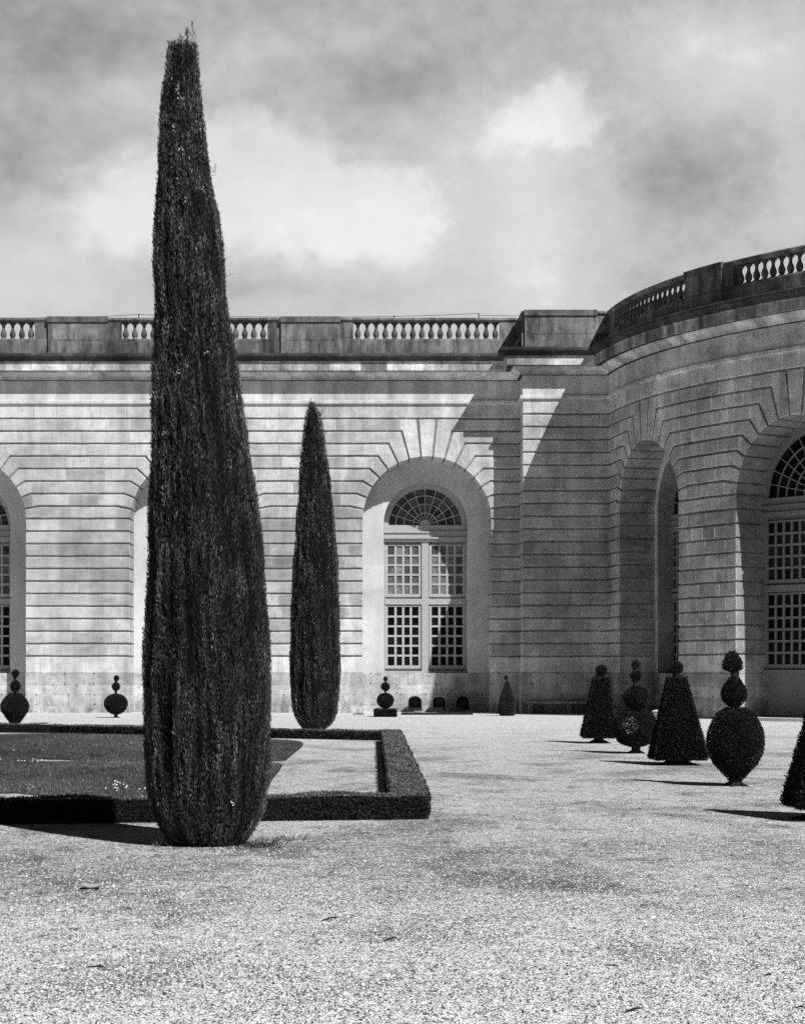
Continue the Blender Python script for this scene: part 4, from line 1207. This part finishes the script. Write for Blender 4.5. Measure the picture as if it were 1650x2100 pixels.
def twig(label, x0, y0, x1, y1, r=.006, lift=.015):
    Ya, Yb = GY(y0), GY(y1); A = Vector((PX(x0, Ya), Ya, .008)); B = Vector((PX(x1, Yb), Yb, .012)); m = A.lerp(B, .55) + Vector((0, .006, lift * .3))
    b = MB(); b.tube([A, m, B], [r * .6, r, r * .7], 7); C2 = m + (B - A).normalized() * .035 + Vector((.0, .02, .003)); b.tube([m, C2], [r * .6, r * .3], 6)
    tag(b.build('twig', M_BARK), label, 'twig', 'dry twigs scattered on the gravel')
twig('dry twig in the gravel at the bottom right, lying level', 1282, 2078, 1316, 2072)
twig('dry twig at the lower left on dark mottled gravel', 180, 1986, 216, 1988)
twig('dry twig right of the picture middle below the cypress', 788, 1931, 812, 1927)
twig('dry twig cut by the right picture edge near the bottom', 1622, 2071, 1652, 2070, .004)
twig('small dry twig in the centre foreground above the others', 660, 1890, 692, 1884)
twig('small dark twig in the lower right third of the gravel', 1238, 1982, 1268, 1986, .004)
twig('short dark twig near the right end of the foreground', 1568, 2003, 1580, 2003)

# weeds round the cypress foot and loose tufts over the gravel
def weed(label, x, y, w, n, h, tone0=.035):
    Y = GY(y); P = np.column_stack([PX(x, Y) + rng.normal(0, w, n), Y + rng.normal(0, w * 1.6, n), np.full(n, -.003)])
    V, Fq, T = sprigs(P, np.tile([0, 0, 1.0], (n, 1)), h * rng.uniform(.5, 1.5, n), h * .09 * rng.uniform(.6, 1.4, n), .4, .55, np.clip(tone0 * np.exp(rng.normal(0, .6, n)), .006, .4))
    return tag(np_mesh('weed', V, Fq, T, [M_GRASS]), label, None, None, 'stuff')
weed('tuft of pale seeding weed left of the tall cypress foot in its shadow', 330, 1734, .06, 90, .07, .10)
weed('dark spreading weed patch right of the tall cypress foot', 527, 1736, .13, 420, .05)
weed('thin line of weeds trailing right of the tall cypress foot', 575, 1723, .14, 160, .04)
weed('sparse weeds in front of the tall cypress foot', 430, 1742, .16, 130, .035)
def tufts():
    n = 8000
    v = 90 + 635 * rng.random(n) ** .8; Y = EYE * F / v; x = rng.uniform(-60, 1720, n)
    X = (x - VX) * Y / F
    dn = np.array([nz(a * .55, b * .38, 3) + .6 * nz(a * 1.9, b * 1.1, 8) for a, b in zip(X, Y)])
    keep = (dn + rng.normal(0, .35, n) > .22) & (Y < 62); X, Y = X[keep], Y[keep]
    inl = (Y > 20.6) & (Y < 53) & (X < .8); X, Y = X[~inl], Y[~inl]
    k = 4; X = np.repeat(X, k) + rng.normal(0, .012, len(X) * k); Y = np.repeat(Y, k) + rng.normal(0, .02, len(Y) * k); m = len(X)
    P = np.column_stack([X, Y, np.full(m, -.002)])
    V, Fq, T = sprigs(P, np.tile([0, 0, 1.0], (m, 1)), rng.uniform(.007, .020, m), rng.uniform(.002, .004, m), .1, .75, np.clip(.11 * np.exp(rng.normal(0, .6, m)), .02, .5))
    o = np_mesh('ground_cover', V, Fq, T, [M_GRASS]); tag(o, 'sparse low grass tufts scattered over the gravel', 'ground cover', None, 'stuff')
tufts()
def gravel():
    n = 88000
    v = 200 + 550 * rng.random(n) ** .62; Y = EYE * F / v; X = (rng.uniform(-40, 1700, n) - VX) * Y / F
    r = rng.uniform(.0035, .0085, n) * np.where(rng.random(n) < .03, 1.8, 1.0); t = rng.uniform(0, 2 * PI, n)
    base = np.array([[1, 0, 0], [0, 1, 0], [-1, 0, 0], [0, -1, 0], [.15, .1, .75]])
    sc3 = np.stack([r * rng.uniform(.7, 1.5, n), r * rng.uniform(.7, 1.3, n), r], 1)
    q = base[None] * sc3[:, None, :]
    c, s = np.cos(t)[:, None], np.sin(t)[:, None]
    V = np.stack([q[..., 0] * c - q[..., 1] * s + X[:, None], q[..., 0] * s + q[..., 1] * c + Y[:, None], q[..., 2]], -1).reshape(-1, 3)
    tri = np.array([[0, 1, 4], [1, 2, 4], [2, 3, 4], [3, 0, 4]])
    Fq = (tri[None] + (np.arange(n) * 5)[:, None, None]).reshape(-1, 3)
    tn = np.repeat(np.where(rng.random(n) < .30, rng.uniform(.03, .16, n), np.clip(.66 * np.exp(rng.normal(0, .35, n)), .15, .88)), 4)
    o = np_mesh('gravel', V, Fq, tn, [M_PALE]); tag(o, 'loose pale gravel stones covering the foreground', 'gravel', None, 'stuff')
gravel()
